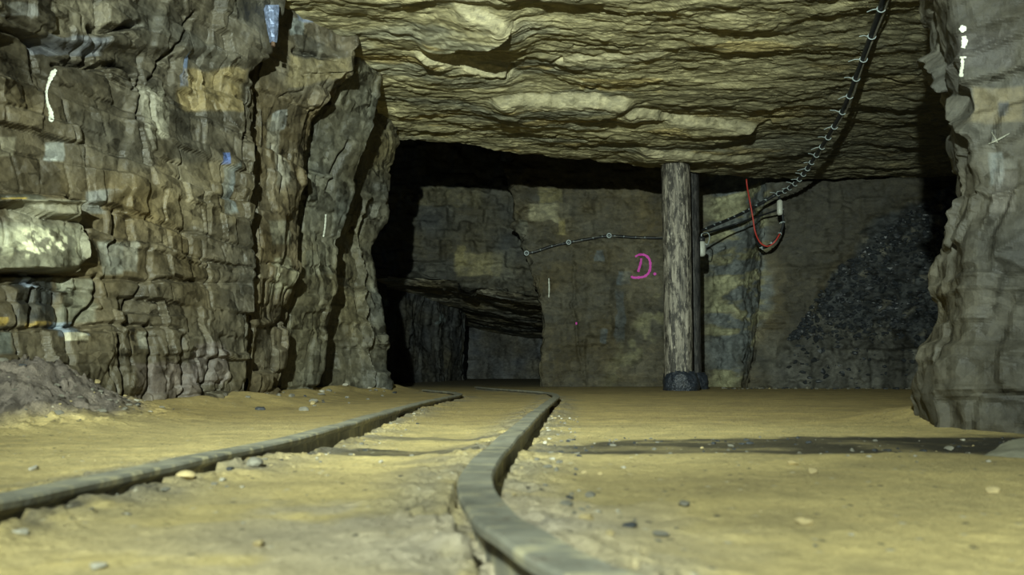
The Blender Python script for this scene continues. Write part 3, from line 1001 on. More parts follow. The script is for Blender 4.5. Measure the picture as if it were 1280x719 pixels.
# damp coaly strip that crosses the floor
wv = .07 * vnoise(P * 1.6, 922) + .09 * vnoise(P * np.array([3, 5, 1]), 925) + .05 * vnoise(P * np.array([9, 18, 1]), 928)
yc = np.interp(FX, [-.5, -.1, .1, .35, .7, 1.0, 2], [1.90, 1.93, 2.06, 2.16, 2.12, 2.04, 2.05])
wd = np.interp(FX, [-.52, -.35, -.12, -.02, .1, .35, .7, 1.0, 2.5], [0, .13, .15, .05, .16, .28, .38, .48, .54])
db = smooth(1.1, .75, np.abs(FY - yc + wv) / (wd + 1e-3)) * (wd > 0)
dn = fbm(P * np.array([5, 12, 1]), 3, 923)
c = lerp(c, (.032, .033, .034), db * np.clip(.95 + .45 * dn, 0, 1) * np.interp(FX, [-1, .6, 1.3], [.85, .88, .97]))
db2 = smooth(1, .6, np.abs(FY - 2.4 - wv) / .10) * smooth(-.5, -.35, FX) * smooth(.1, -.1, FX)
c = lerp(c, (.12, .11, .08), db2 * .7)
# grey grit beside the rails
gr = beside * np.clip(.55 + .9 * fbm(P * 9, 3, 924), 0, 1)
c = lerp(c, (.24, .22, .17), gr * .8)
c = lerp(c, (.10, .092, .075), grime * np.clip(.5 + .9 * fbm(P * 12, 3, 929), .1, .95))
g2 = smooth(.5, .1, np.hypot((FX + .10) / .9, (FY - .9) / .9)) * smooth(-.2, .3, fbm(P * 7, 4, 926) + .15)
c = lerp(c, (.44, .39, .31), g2 * .75)
# mauve-brown debris heap
hp = np.exp(-((FX + 1.9) / .36) ** 2 - ((FY - 3.1) / .5) ** 2)
fcn = facets(P * 28, 930, 1, 1)[2]
c = lerp(c, np.array([.17, .145, .125]), smooth(.12, .35, hp + .08 * fbm(P * 6, 3, 927)))
c = c * np.where(hp[..., None] > .12, np.clip(.6 + .9 * fcn, .5, 1.6)[..., None], 1)
# dull inside the far drift
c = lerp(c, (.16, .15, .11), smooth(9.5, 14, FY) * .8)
FP = np.stack([FX, FY, FZ], -1)
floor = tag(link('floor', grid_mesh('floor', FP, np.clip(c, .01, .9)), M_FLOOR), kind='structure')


def fz(x, y):
    a = np.array([[x]]), np.array([[y]])
    return float(floor_full(*a)[0][0, 0])


# ------------------------------------------------------------------ BVH to place things on the rock
def bvh_of(o):
    me = o.data
    v = np.zeros(len(me.vertices) * 3, np.float32)
    me.vertices.foreach_get('co', v)
    f = np.zeros(len(me.loops), np.int32)
    me.loops.foreach_get('vertex_index', f)
    return BVHTree.FromPolygons(v.reshape(-1, 3).tolist(), f.reshape(-1, 4).tolist())


BV = {k: bvh_of(o) for k, o in (('left', wall_left), ('right', wall_right), ('back', wall_back), ('ceil', ceiling), ('floor', floor))}


def hit(k, px, py):
    r = ray(px, py)
    loc, n, i, d = BV[k].ray_cast(Vector(CAM), Vector(r).normalized())
    if loc is None:
        return None, None
    if n.dot(Vector(r)) > 0:
        n = -n
    return np.array(loc), np.array(n)


# ------------------------------------------------------------------ generic builders
def mesh_from(name, vs, fs, smooth_=True):
    me = bpy.data.meshes.new(name)
    me.from_pydata([tuple(map(float, v)) for v in vs], [], fs)
    if smooth_:
        me.polygons.foreach_set('use_smooth', np.ones(len(me.polygons), bool))
    me.update()
    return me


def tube_data(path, rad, n=10, cap=True, off=0):
    path = np.array(path, float)
    m = len(path)
    rad = np.broadcast_to(np.array(rad, float), (m,))
    T = np.gradient(path, axis=0)
    T /= np.linalg.norm(T, axis=1, keepdims=True) + 1e-9
    ref = np.array([0, 0, 1.0]) if abs(T[0][2]) < .9 else np.array([1.0, 0, 0])
    vs, fs = [], []
    u = ref - T[0] * ref.dot(T[0]); u /= np.linalg.norm(u)
    for i in range(m):
        u = u - T[i] * u.dot(T[i]); u /= np.linalg.norm(u) + 1e-9
        w = np.cross(T[i], u)
        for k in range(n):
            a = 2 * math.pi * k / n
            vs.append(path[i] + rad[i] * (math.cos(a) * u + math.sin(a) * w))
    for i in range(m - 1):
        for k in range(n):
            k2 = (k + 1) % n
            fs.append([off + i * n + k, off + i * n + k2, off + (i + 1) * n + k2, off + (i + 1) * n + k])
    if cap:
        fs.append([off + k for k in range(n)][::-1])
        fs.append([off + (m - 1) * n + k for k in range(n)])
    return vs, fs


def tube(name, path, rad, n=10):
    return mesh_from(name, *tube_data(path, rad, n))


def rock_mesh(name, size, seed, sub=3, angular=.35):
    import bmesh
    bm = bmesh.new()
    bmesh.ops.create_icosphere(bm, subdivisions=sub, radius=1)
    V = np.array([v.co[:] for v in bm.verts])
    rs = np.random.RandomState(seed)
    # cut the ball with random planes to get broken faces
    for _ in range(9 + int(rs.randint(5))):
        nrm = rs.normal(size=3); nrm /= np.linalg.norm(nrm)
        d = rs.uniform(.42, .8)
        q = V @ nrm
        V = V - np.where(q > d, (q - d) * .95, 0)[:, None] * nrm
    V = V * (1 + .05 * fbm(V * 3 + seed, 3, seed)[:, None])
    V = V * np.array(size)
    for v, co in zip(bm.verts, V):
        v.co = co
    me = bpy.data.meshes.new(name)
    bm.to_mesh(me)
    bm.free()
    return me


# ------------------------------------------------------------------ RAILS
def rail(name, path, label, i0=0):
    # flat-bottomed section, head 50 mm, dirt-worn
    prof = [(-.0245, -.004), (-.022, 0), (.022, 0), (.0245, -.004), (.0235, -.0115), (.017, -.017), (.006, -.022), (.006, -.062), (.022, -.068), (.034, -.072), (.034, -.078),
            (-.034, -.078), (-.034, -.072), (-.022, -.068), (-.006, -.062), (-.006, -.022), (-.017, -.017), (-.0235, -.0115)]
    T = np.gradient(path, axis=0)
    T[:, 2] = 0
    T /= np.linalg.norm(T, axis=1, keepdims=True)
    side = np.stack([T[:, 1], -T[:, 0], T[:, 0] * 0], -1)
    vs, fs = [], []
    n = len(prof)
    nz = vnoise(path * 7, 940) * .0025
    nz2 = vnoise(path * 11 + 3, 941) * .0025
    for i, p in enumerate(path):
        for a, b in prof:
            vs.append(p + side[i] * (a + nz2[i]) + np.array([0, 0, b + nz[i]]))
    m = len(path)
    for i in range(m - 1):
        for k in range(n):
            k2 = (k + 1) % n
            fs.append([i * n + k, i * n + k2, (i + 1) * n + k2, (i + 1) * n + k])
    fs.append([k for k in range(n)][::-1]); fs.append([(m - 1) * n + k for k in range(n)])
    return vs, fs


def make_rail(path, label):
    mid = path[0]
    t = empty('mine_rail', (mid[0], mid[1], mid[2] - .078))
    tag(t, label, 'rail', 'narrow-gauge rails of the mine track')
    me = mesh_from('rail_bar', *rail('r', path, label), smooth_=False)
    child('rail_bar', me, M_RAIL, t)
    return t


rail_r = make_rail(R_PATH, 'worn steel rail sweeping in a strong bend through the foreground, right of the pair')
rail_l = make_rail(L_PATH, 'thin dark steel rail running nearly straight below the rough wall, left of the pair')


def fishplate(path, frac, side, t, lab):
    i = int(len(path) * frac)
    p = path[i]; T = path[i + 1] - path[i - 1]; T[2] = 0; T /= np.linalg.norm(T)
    S = np.array([T[1], -T[0], 0]) * side
    vs, fs = [], []
    def box(c, hx, hs, hz):
        o = len(vs)
        for a in (-1, 1):
            for b in (-1, 1):
                for d in (-1, 1):
                    vs.append(c + T * hx * a + S * hs * b + np.array([0, 0, hz * d]))
        for f in ((0, 1, 3, 2), (4, 6, 7, 5), (0, 4, 5, 1), (2, 3, 7, 6), (0, 2, 6, 4), (1, 5, 7, 3)):
            fs.append([o + k for k in f])
    box(p + S * .018 + np.array([0, 0, -.045]), .16, .009, .014)
    fp = child('fishplate', mesh_from('fishplate', vs, fs, False), M_RUST, t)
    for k in (-.11, -.04, .04, .11):
        q = p + S * .027 + T * k + np.array([0, 0, -.045]) - np.array(t.location)
        a, b = tube_data([q, q + S * .010], .010, 6)
        bo = link('bolt', mesh_from('bolt', a, b, False), M_RUST)
        bo.parent = fp


fishplate(L_PATH, .42, 1, rail_l, '')
fishplate(L_PATH, .70, 1, rail_l, '')
fishplate(R_PATH, .46, 1, rail_r, '')

# ------------------------------------------------------------------ PROPS (round timber posts)
def log_mesh(base, top, r0, r1, seed, n=72, m=170):
    base, top = np.array(base), np.array(top)
    vs, fs = [], []
    ax = (top - base); L = np.linalg.norm(ax); ax /= L
    u = np.array([1.0, 0, 0]); u -= ax * u.dot(ax); u /= np.linalg.norm(u); w = np.cross(ax, u)
    A_ = np.linspace(0, 2 * math.pi, n, endpoint=False)
    for i in range(m):
        t = i / (m - 1)
        q = np.stack([np.cos(A_) * 2.2, np.sin(A_) * 2.2, A_ * 0 + t * 1.1], -1)
        big = fbm(np.stack([np.cos(A_) * .9, np.sin(A_) * .9, A_ * 0 + t * 1.5], -1), 2, seed)
        # long drying cracks and bark strips
        ridge = fbm(np.stack([np.cos(A_) * 5, np.sin(A_) * 5, A_ * 0 + t * 3.0], -1), 3, seed + 1)
        cr = np.exp(-(vnoise(np.stack([np.cos(A_) * 3.2, np.sin(A_) * 3.2, A_ * 0 + t * 2.2], -1), seed + 2) / .06) ** 2)
        r = (r0 + (r1 - r0) * t) * (1 + .03 * big + .022 * ridge - .06 * cr)
        if t > .985:
            r = r * (1 - (t - .985) / .015 * .16)
        c0 = base + ax * L * t
        for k in range(n):
            vs.append(c0 + r[k] * (math.cos(A_[k]) * u + math.sin(A_[k]) * w))
    for i in range(m - 1):
        for k in range(n):
            k2 = (k + 1) % n
            fs.append([i * n + k, i * n + k2, (i + 1) * n + k2, (i + 1) * n + k])
    fs.append(list(range(n))[::-1]); fs.append([(m - 1) * n + k for k in range(n)])
    return mesh_from('log', vs, fs)


def boot_mesh(base, h, r, seed):
    n, m = 48, 16
    vs, fs = [], []
    for i in range(m):
        t = i / (m - 1)
        for k in range(n):
            a = 2 * math.pi * k / n
            q = np.array([math.cos(a) * 2, math.sin(a) * 2, t * 2.5])
            rr = r * (1.0 + .10 * math.sin(math.pi * min(1, t * 1.2)) - .05 * t) * (1 + .07 * float(vnoise(q[None], seed)[0]) + .04 * float(vnoise(q[None] * 3, seed + 1)[0]))
            if t > .9: rr *= .90
            vs.append((base[0] + rr * math.cos(a), base[1] + rr * math.sin(a), base[2] + h * t + .012 * float(vnoise(q[None] * 2, seed + 4)[0]) * (t > .8)))
    for i in range(m - 1):
        for k in range(n):
            k2 = (k + 1) % n
            fs.append([i * n + k, i * n + k2, (i + 1) * n + k2, (i + 1) * n + k])
    fs.append(list(range(n))[::-1]); fs.append([(m - 1) * n + k for k in range(n)])
    return mesh_from('foot_sleeve', vs, fs)


def ceil_at(x, y):
    loc, n, i, d = BV['ceil'].ray_cast(Vector((x, y, 1.0)), Vector((0, 0, 1)))
    return loc.z if loc is not None else ZC


D1 = 8.5
bp = at(851, 487, D1); bp[2] = fz(bp[0], bp[1])
tp = at(843.5, 190, D1)
p1_ = empty('timber_prop', (bp[0], bp[1], bp[2]))
tag(p1_, 'thick round timber prop, weathered grey-brown, standing in front of the back wall', 'mine prop', 'round timber pit props')
ct = ceil_at(tp[0], tp[1])
tp_z = min(ct + .0, tp[2] + .02)
child('log', log_mesh(bp + np.array([-.02, 0, .0]), (tp[0], tp[1], ct), .150, .152, 31), M_WOOD, p1_)
o = child('foot_sleeve', boot_mesh(bp - np.array([0, 0, .02]), .225, .178, 33), M_BOOT, p1_)
o['label'] = 'dark lumpy sleeve around the foot'
bp2 = at(866, 486, 9.25); bp2[2] = fz(bp2[0], bp2[1])
tp2 = at(858.5, 204, 9.2)
p2_ = empty('timber_prop', tuple(bp2))
tag(p2_, 'slimmer dark timber prop mostly hidden close behind the thick weathered one', 'mine prop', 'round timber pit props')
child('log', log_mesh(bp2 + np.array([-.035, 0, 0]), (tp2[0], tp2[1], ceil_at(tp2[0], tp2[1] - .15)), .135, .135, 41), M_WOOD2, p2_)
o = child('foot_sleeve', boot_mesh(bp2 - np.array([0, 0, .02]), .21, .165, 43), M_BOOT, p2_)
o['label'] = 'dark lumpy sleeve around the foot'
# wedge hammered in at the head of the front prop
wv_ = []
wc = at(822, 193, D1 - .02)
for a in (-1, 1):
    for b in (-1, 1):
        wv_.append(wc + np.array([-.05, .05 * a, -.006 + .006 * b]))
        wv_.append(wc + np.array([.10, .05 * a, .0 + .022 * b]))
wf = [(0, 1, 3, 2), (4, 6, 7, 5), (0, 4, 5, 1), (2, 3, 7, 6), (0, 2, 6, 4), (1, 5, 7, 3)]
wz = child('wedge', mesh_from('wedge', wv_, [list(f) for f in wf], False), M_WOOD, p1_)
wz['label'] = 'small split wedge poking out left at the head'

# ------------------------------------------------------------------ CABLES
def off_surface(k, px, py, off):
    p, n = hit(k, px, py)
    return p + n * off if p is not None else None


# run along the roof: from above the entrance down to the fixing at the back wall
roof_pp = [(1112, -30), (1102, 5), (1093, 32), (1086, 52), (1078, 74), (1069, 98), (1061, 120), (1052, 140), (1041, 160), (1031, 177), (1019, 195), (1007, 213), (994, 229), (980, 239), (970, 243)]
Dr = [4.55, 4.85, 5.1, 5.3, 5.55, 5.85, 6.15, 6.5, 6.85, 7.25, 7.75, 8.25, 8.8, 9.2, 9.35]
roof_pts = [at(x, y, d) for (x, y), d in zip(roof_pp, Dr)]
for i, p in enumerate(roof_pts):
    cz = ceil_at(p[0], p[1])
    if p[2] > cz - .03:
        p = p.copy()
        f = (cz - .035 - CAM[2]) / (p[2] - CAM[2])
        roof_pts[i] = CAM + (p - CAM) * f
roof = catmull(roof_pts, .03)
c1 = empty('roof_cable', tuple(roof_pts[-1]))
tag(c1, 'thick black cable with a row of pale ties, slung down across the roof rock', 'cable')
# two strands side by side tied together
sd = np.cross(np.gradient(roof, axis=0), np.array([0, .3, 1.0])); sd /= np.linalg.norm(sd, axis=1, keepdims=True)
wob = .007 * np.sin(np.arange(len(roof)) * .13)[:, None]
child('cable_sheath', tube('cable_sheath', roof, .017, 10), M_RUBBER, c1)
st2 = child('thin_wire', tube('thin_wire', roof + sd * (.024 + wob) + np.array([0, 0, -.008]), .0075, 8), M_STONE, c1)
st2['label'] = 'thin grey-brown wire strapped beside the black cable'
acc = np.concatenate([[0], np.cumsum(np.linalg.norm(np.diff(roof, axis=0), axis=1))])
rx, ry = to_px(roof)
tie_py = [-8, 12, 45, 73, 99, 120, 140, 158, 172, 184, 194, 203, 211, 218, 224, 230, 235, 239, 242]


def tie_mesh(c, T, r, tail=.05, w=.004, seed=0):
    T = T / np.linalg.norm(T)
    ref = np.array([0, 0, 1.0])
    u = ref - T * ref.dot(T); u /= np.linalg.norm(u); v = np.cross(T, u)
    pth = [c + r * (math.cos(a) * u + math.sin(a) * v) for a in np.linspace(0, 2 * math.pi, 15)]
    rs = np.random.RandomState(seed)
    sgn = 1 if v[0] < 0 else -1
    # loose tail sticks out to the left, head of the tie is a small lump
    q0 = c + r * (sgn * v)
    vs, fs = tube_data(pth, w, 6)
    d = sgn * v * 1.0 + u * rs.uniform(-.2, .5) + T * rs.uniform(-.5, .5)
    tl = [q0, q0 + d * tail * .5, q0 + d * tail + T * tail * .45]
    a, b = tube_data(tl, w * .85, 6, off=len(vs)); vs += a; fs += b
    hd = [q0 - T * .009, q0 + T * .009]
    a, b = tube_data(hd, w * 2.0, 6, off=len(vs)); vs += a; fs += b
    return mesh_from('cable_tie', vs, fs, False)


for k, yy in enumerate(tie_py):
    i = int(np.argmin(np.abs(ry - yy)))
    i = min(max(i, 1), len(roof) - 2)
    T = roof[i + 1] - roof[i - 1]
    child('cable_tie', tie_mesh(roof[i] + sd[i] * .008, T, .025, .055 + .015 * (k % 3 == 0), .0032, k), M_TIE, c1)

# from the fixing behind the props to the left, along the back wall
span_pts = [at(970, 243, 9.35), at(950, 255, 9.5), at(925, 268, 9.8), at(900, 279, 10.2), at(875, 289, 10.6)]
wall_pp = [(858, 295), (840, 298), (820, 299), (790, 299), (761, 297), (735, 300), (712, 303), (690, 309), (670, 315), (656, 318)]
wp_ = [off_surface('back', x, y, .045) for x, y in wall_pp]
wall_cable_path = catmull(span_pts + wp_, .04)
c2_ = empty('wall_cable', tuple(wp_[5]))
tag(c2_, 'black cable strung across the back wall to the dark drift, clipped with pale rings', 'cable')
child('cable_sheath', tube('cable_sheath', wall_cable_path, .021, 10), M_RUBBER, c2_)
strand = wall_cable_path + np.stack([np.zeros(len(wall_cable_path)), -.012 + .004 * np.sin(np.arange(len(wall_cable_path)) * .9), .012 * np.sin(np.arange(len(wall_cable_path)) * .55)], -1)
s_ = child('thin_wire', tube('thin_wire', strand, .006, 6), M_STONE, c2_)
s_['label'] = 'thin grey wire wound round the cable'
wx_, wy_ = to_px(wall_cable_path)
for xx in (656, 712, 761):
    i = int(np.argmin(np.abs(wx_ - xx))); i = min(max(i, 1), len(wall_cable_path) - 2)
    c = wall_cable_path[i] + np.array([0, -.035, .0])
    pth = [c + .030 * np.array([math.cos(a), 0, math.sin(a)]) for a in np.linspace(0, 2 * math.pi, 17)]
    vs, fs = tube_data(pth, .009, 8)
    a, b = tube_data([c + np.array([0, 0, 0]), c + np.array([0, .10, 0])], .008, 8, off=len(vs)); vs += a; fs += b
    rg = child('ring_clip', mesh_from('ring_clip', vs, fs), M_TIE, c2_)
    rg['label'] = 'pale metal ring clip'
for k, xx in enumerate(list(range(664, 815, 13)) + list(range(885, 965, 9))):
    i = int(np.argmin(np.abs(wx_ - xx))); i = min(max(i, 1), len(wall_cable_path) - 2)
    child('cable_tie', tie_mesh(wall_cable_path[i], wall_cable_path[i + 1] - wall_cable_path[i - 1], .0185, .018, .0026, 50 + k), M_TIE, c2_)

# second cable sagging below, to the lamp
low = catmull([at(974, 262, 9.4), at(950, 270, 9.7), at(920, 280, 10.0), at(895, 288, 9.8), at(880, 292, 9.55)], .04)
c3_ = empty('lamp_cable', tuple(low[-1]))
tag(c3_, 'thin plain black cable sagging below the tied one towards the white lamp', 'cable')
child('cable_sheath', tube('cable_sheath', low, .012, 8), M_RUBBER, c3_)

# ring of cable and plug hanging at the wall corner
lp = catmull([at(974, 246, 9.35), at(977, 262, 9.3), at(979, 280, 9.28), at(974, 294, 9.28), at(965, 304, 9.3), at(955, 310, 9.4), at(948, 305, 9.5), at(944, 296, 9.6)], .02)
hk = empty('hanging_cable_loop', tuple(lp[0]))
tag(hk, 'short black cable hanging in a hooked loop where the roof cable meets the wall', 'cable')
child('cable_sheath', tube('cable_sheath', lp, .014, 8), M_RUBBER, hk)
for k, i in enumerate(range(8, len(lp) - 10, 7)):
    child('cable_tie', tie_mesh(lp[i], lp[i + 1] - lp[i - 1], .02, .025, .0045, 80 + k), M_TIE, hk)
vs, fs = tube_data([at(974, 250, 9.27), at(974.6, 252, 9.27), at(974.8, 267, 9.26), at(975, 269, 9.26)], [.02, .034, .034, .022], 14)
pl = child('plug_body', mesh_from('plug_body', vs, fs), M_WHITE, hk)
pl['label'] = 'white plug sleeve'

# red wire
rw = catmull([at(933, 224, 9.40), at(934, 234, 9.4), at(937, 250, 9.35), at(941, 272, 9.35), at(944, 290, 9.35), at(950, 303, 9.3), at(959, 308, 9.25), at(968, 303, 9.2), at(975, 292, 9.2)], .03)
rd = tag(link('red_wire', tube('red_wire', rw, .009, 8), M_RED), 'thin red wire hanging from the roof edge in a J shape by the black loop', 'wire')

# lamp
lc = at(877, 310, 9.35)
lm = empty('wall_lamp', tuple(lc))
tag(lm, 'small white cylindrical lamp with a black cap hanging right beside the props', 'lamp')
prof = [(0, -.105), (.028, -.10), (.043, -.08), (.046, -.03), (.046, .05), (.040, .075), (.0, .08)]
vs, fs = [], []
n = 20
for r_, z_ in prof:
    for k in range(n):
        a = 2 * math.pi * k / n
        vs.append(lc + np.array([max(r_, .001) * math.cos(a), max(r_, .001) * math.sin(a), z_]))
for i in range(len(prof) - 1):
    for k in range(n):
        fs.append([i * n + k, i * n + (k + 1) % n, (i + 1) * n + (k + 1) % n, (i + 1) * n + k])
child('lamp_cover', mesh_from('lamp_cover', vs, fs), M_WHITE, lm)
vs, fs = tube_data([lc + np.array([0, 0, .07]), lc + np.array([0, 0, .075]), lc + np.array([0, 0, .12]), lc + np.array([0, 0, .135])], [.03, .044, .044, .025], 16)
child('cap', mesh_from('cap', vs, fs), M_RUBBER, lm)
hkp = catmull([lc + np.array([0, 0, .13]), lc + np.array([.01, 0, .17]), at(884, 291, 9.5), at(887, 296, 9.45), at(884, 306, 9.35), at(878, 300, 9.35)], .01)
child('hook_wire', tube('hook_wire', hkp, .006, 6), M_TIE, lm)

# ------------------------------------------------------------------ PAINT MARKS
def stroke(name, k, pts, wpx, mat, label, cat, group=None, parent=None, closed=False, dots=(), seg=26, off=.004):
    """a brushed mark laid on the rock: thin ribbon that follows the surface"""
    vs, fs = [], []
    runs = pts if isinstance(pts[0][0], (tuple, list)) else [pts]
    for run in runs:
        P2 = catmull([np.array([x, y, w]) for x, y, w in [(q + (1,))[:3] for q in run]], 1.5)
        o = len(vs); cnt = 0
        d = np.gradient(P2[:, :2], axis=0); d /= np.linalg.norm(d, axis=1, keepdims=True) + 1e-9
        for i in range(len(P2)):
            w = wpx * P2[i, 2] * (1 + .18 * math.sin(i * 2.3) + .1 * math.sin(i * 5.1))
            nx, ny = -d[i, 1] * w / 2, d[i, 0] * w / 2
            row = [hit(k, P2[i, 0] + nx * s, P2[i, 1] + ny * s) for s in (-1, -.4, .4, 1)]
            if any(r[0] is None for r in row):
                continue
            q = [r[0] + r[1] * (.001 if j in (0, 3) else 0) + (CAM - r[0]) / np.linalg.norm(CAM - r[0]) * off for j, r in enumerate(row)]
            vs.extend(q); cnt += 1
        for i in range(cnt - 1):
            for j in range(3):
                fs.append([o + i * 4 + j, o + i * 4 + j + 1, o + i * 4 + j + 5, o + i * 4 + j + 4])
    for (x, y, r) in dots:
        o = len(vs)
        p, nn = hit(k, x, y)
        vs.append(p + (CAM - p) / np.linalg.norm(CAM - p) * off)
        m = 14
        for a in range(m):
            rr = r * (1 + .15 * math.sin(a * 2.1))
            q, _ = hit(k, x + rr * math.cos(2 * math.pi * a / m), y + rr * math.sin(2 * math.pi * a / m))
            vs.append(q + (CAM - q) / np.linalg.norm(CAM - q) * off)
        for a in range(m):
            fs.append([o, o + 1 + a, o + 1 + (a + 1) % m])
    vs = np.array(vs); c0 = vs.mean(0)
    ob = link(name, mesh_from(name, vs - c0, fs), mat)
    ob.location = tuple(c0)
    tag(ob, label, cat, group)
    return ob


stroke('painted_letter', 'back', [[(794, 321, .7), (799, 318.5, .9), (806, 319, 1), (811.5, 324, 1), (813, 332, 1), (811.5, 340, 1), (806, 345.5, 1), (798, 347, 1), (791, 347, 1), (789.5, 345, .8)],
                                  [(801.5, 323, .9), (800.5, 330, 1), (798.5, 337, 1), (797.5, 340, .8)]], 2.9, M_PINK,
       'bright pink letter D and a dot painted on the back wall', 'painted mark', dots=[(818.5, 342.5, 1.9)], off=.02)
stroke('painted_dot', 'back', [(720.5, 403), (720.5, 406)], 2.2, M_PINK, 'tiny pink paint dot low on the back wall below the cable', 'painted mark', off=.02)
stroke('white_paint_mark', 'left', [(70, 87, .8), (66, 92, 1.6), (61, 103, 1), (58, 115, .7), (59, 128, .8), (63, 139, 1.2), (64, 148, 1.6), (63, 152, 1)], 4.0, M_WPAINT,
       'long curved white paint mark high on the left wall', 'painted mark', 'white paint marks on the rock', off=.006)
stroke('white_paint_mark', 'left', [(407, 268), (406, 283), (404, 296)], 2.0, M_WPAINT, 'short thin white paint mark on the second rock buttress', 'painted mark', 'white paint marks on the rock', off=.01)
stroke('white_paint_mark', 'back', [(686, 348, .8), (686.5, 360, 1), (686, 372, .7)], 1.6, M_WPAINT, 'faint thin white streak on the back wall below its cable', 'painted mark', 'white paint marks on the rock', off=.02)
for d_, l_ in (((1203.5, 36, 4.4), 'round white paint dot, topmost of the marks down the right pillar'), ):
    stroke('white_paint_mark', 'right', [(1203, 35, .3), (1204, 37, .3)], 3, M_WPAINT, l_, 'painted mark', 'white paint marks on the rock', dots=[d_], off=.006)
stroke('white_paint_mark', 'right', [(1205, 45, 1), (1206, 52, 1.3), (1204, 60, .8)], 5.5, M_WPAINT, 'thick white paint dash just under the dot on the right pillar', 'painted mark', 'white paint marks on the rock', off=.006)
stroke('white_paint_mark', 'right', [[(1203, 71, 1), (1203.5, 82, 1), (1202, 88, 1.1), (1202, 96, 1.3)], [(1200, 71.5, .6), (1208, 71.5, .6)]], 3.8, M_WPAINT, 'white T-shaped paint stroke, lowest of the marks down the right pillar', 'painted mark', 'white paint marks on the rock', off=.006)
stroke('chalk_mark', 'right', [[(1240, 165, .7), (1247, 178, 1)], [(1236, 180, .6), (1247, 175, 1), (1262, 167, .6)]], 1.5, plain('faint_chalk', (.3, .3, .24), .8, bmp=0), 'faint chalk cross scratched on the right pillar', 'painted mark', off=.006)

# ------------------------------------------------------------------ BLUE METAL BRACKET in the crevice of the left wall
def bracket():
    t0 = at(340, 6, 4.55)
    pts = [(328, 4), (349, 6), (347, 50), (338, 54), (334, 40), (332, 24)]
    t = empty('metal_bracket', tuple(t0))
    tag(t, 'blue-grey metal strip wedged in the crevice at the top of the left wall', 'bracket')
    vs, fs = [], []
    nrow = 14
    ps = [(6, 328, 349), (14, 330, 349), (22, 331, 348), (30, 333, 348), (38, 334, 347.5), (46, 336, 347), (53, 337, 346)]
    for y, xa, xb in ps:
        for dd in (0, .025):
            for f in (0, .33, .66, 1):
                d = 4.52 + dd + .012 * math.sin(y * .4 + f * 3) + (.03 if f in (0, 1) else 0)
                vs.append(at(xa + (xb - xa) * f, y, d))
    m = len(ps)
    for i in range(m - 1):
        a = i * 8; b = a + 8
        for j in range(3):
            fs.append([a + j, a + j + 1, b + j + 1, b + j]); fs.append([a + 4 + j, b + 4 + j, b + 5 + j, a + 5 + j])
        fs.append([a, b, b + 4, a + 4]); fs.append([a + 3, a + 7, b + 7, b + 3])
    fs.append([0, 4, 5, 6, 7, 3, 2, 1]); e = (m - 1) * 8; fs.append([e, e + 1, e + 2, e + 3, e + 7, e + 6, e + 5, e + 4])
    child('metal_strip', mesh_from('metal_strip', vs, fs, False), M_BLUE, t)
    vs, fs = tube_data([at(341.5, 53, 4.5), at(341.5, 58, 4.5)], .012, 8)
    b = child('bolt', mesh_from('bolt', vs, fs, False), M_RUST, t)
    b['label'] = 'rusty bolt end'


bracket()

# ------------------------------------------------------------------ STONES
def place_rock(name, px, py, size, seed, mat, label, cat, group=None, D=None, sink=.25, rotz=0, sub=3, me=None):
    p, n = hit('floor', px, py)
    if p is None:
        p = on_z(px, py, 0)
    m = me or rock_mesh(name, size, seed, sub)
    ob = bpy.data.objects.new(name, m)
    COL.objects.link(ob)
    if not m.materials:
        m.materials.append(mat)
    ob.location = (p[0], p[1], p[2] + size[2] * (1 - sink) * .72)
    ob.rotation_euler = (0, 0, rotz)
    tag(ob, label, cat, group)
    return ob


# the big angular slab at the right edge
def slab():
    import bmesh
    pts = [at(1211, 583, 1.56), at(1255, 590, 1.50), at(1310, 592, 1.48), at(1400, 592, 1.50), at(1228, 569, 1.62), at(1262, 550, 1.72), at(1300, 547, 1.74), at(1380, 551, 1.72),
           at(1275, 563, 1.58), at(1330, 561, 1.57), at(1222, 577, 1.76), at(1262, 566, 1.9), at(1380, 566, 1.9)]
    low_ = [np.array([p[0], p[1], -.02]) for p in pts[:4]] + [np.array([p[0], p[1], -.02]) for p in pts[-3:]]
    bm = bmesh.new()
    for p in pts + low_:
        bm.verts.new(p)
    bmesh.ops.convex_hull(bm, input=bm.verts)
    bmesh.ops.delete(bm, geom=[v for v in bm.verts if not v.link_faces], context='VERTS')
    bmesh.ops.bevel(bm, geom=list(bm.edges), offset=.005, segments=2, affect='EDGES')
    bmesh.ops.triangulate(bm, faces=bm.faces)
    bmesh.ops.subdivide_edges(bm, edges=bm.edges, cuts=3, use_grid_fill=True)
    V = np.array([v.co[:] for v in bm.verts])
    d = .004 * fbm(V * 22, 3, 78)
    bm.normal_update()
    for v, q in zip(bm.verts, d):
        v.co += v.normal * float(q)
    me = bpy.data.meshes.new('rock_slab')
    bm.to_mesh(me); bm.free()
    o = link('rock_slab', me, plain('pale_grey_slab_stone', (.27, .26, .19), .8, 0, .3, .3, 18, bmp=.6, bd=.006))
    tag(o, 'large angular grey rock slab lying by the foot of the right pillar', 'rock')
    return o


slab()

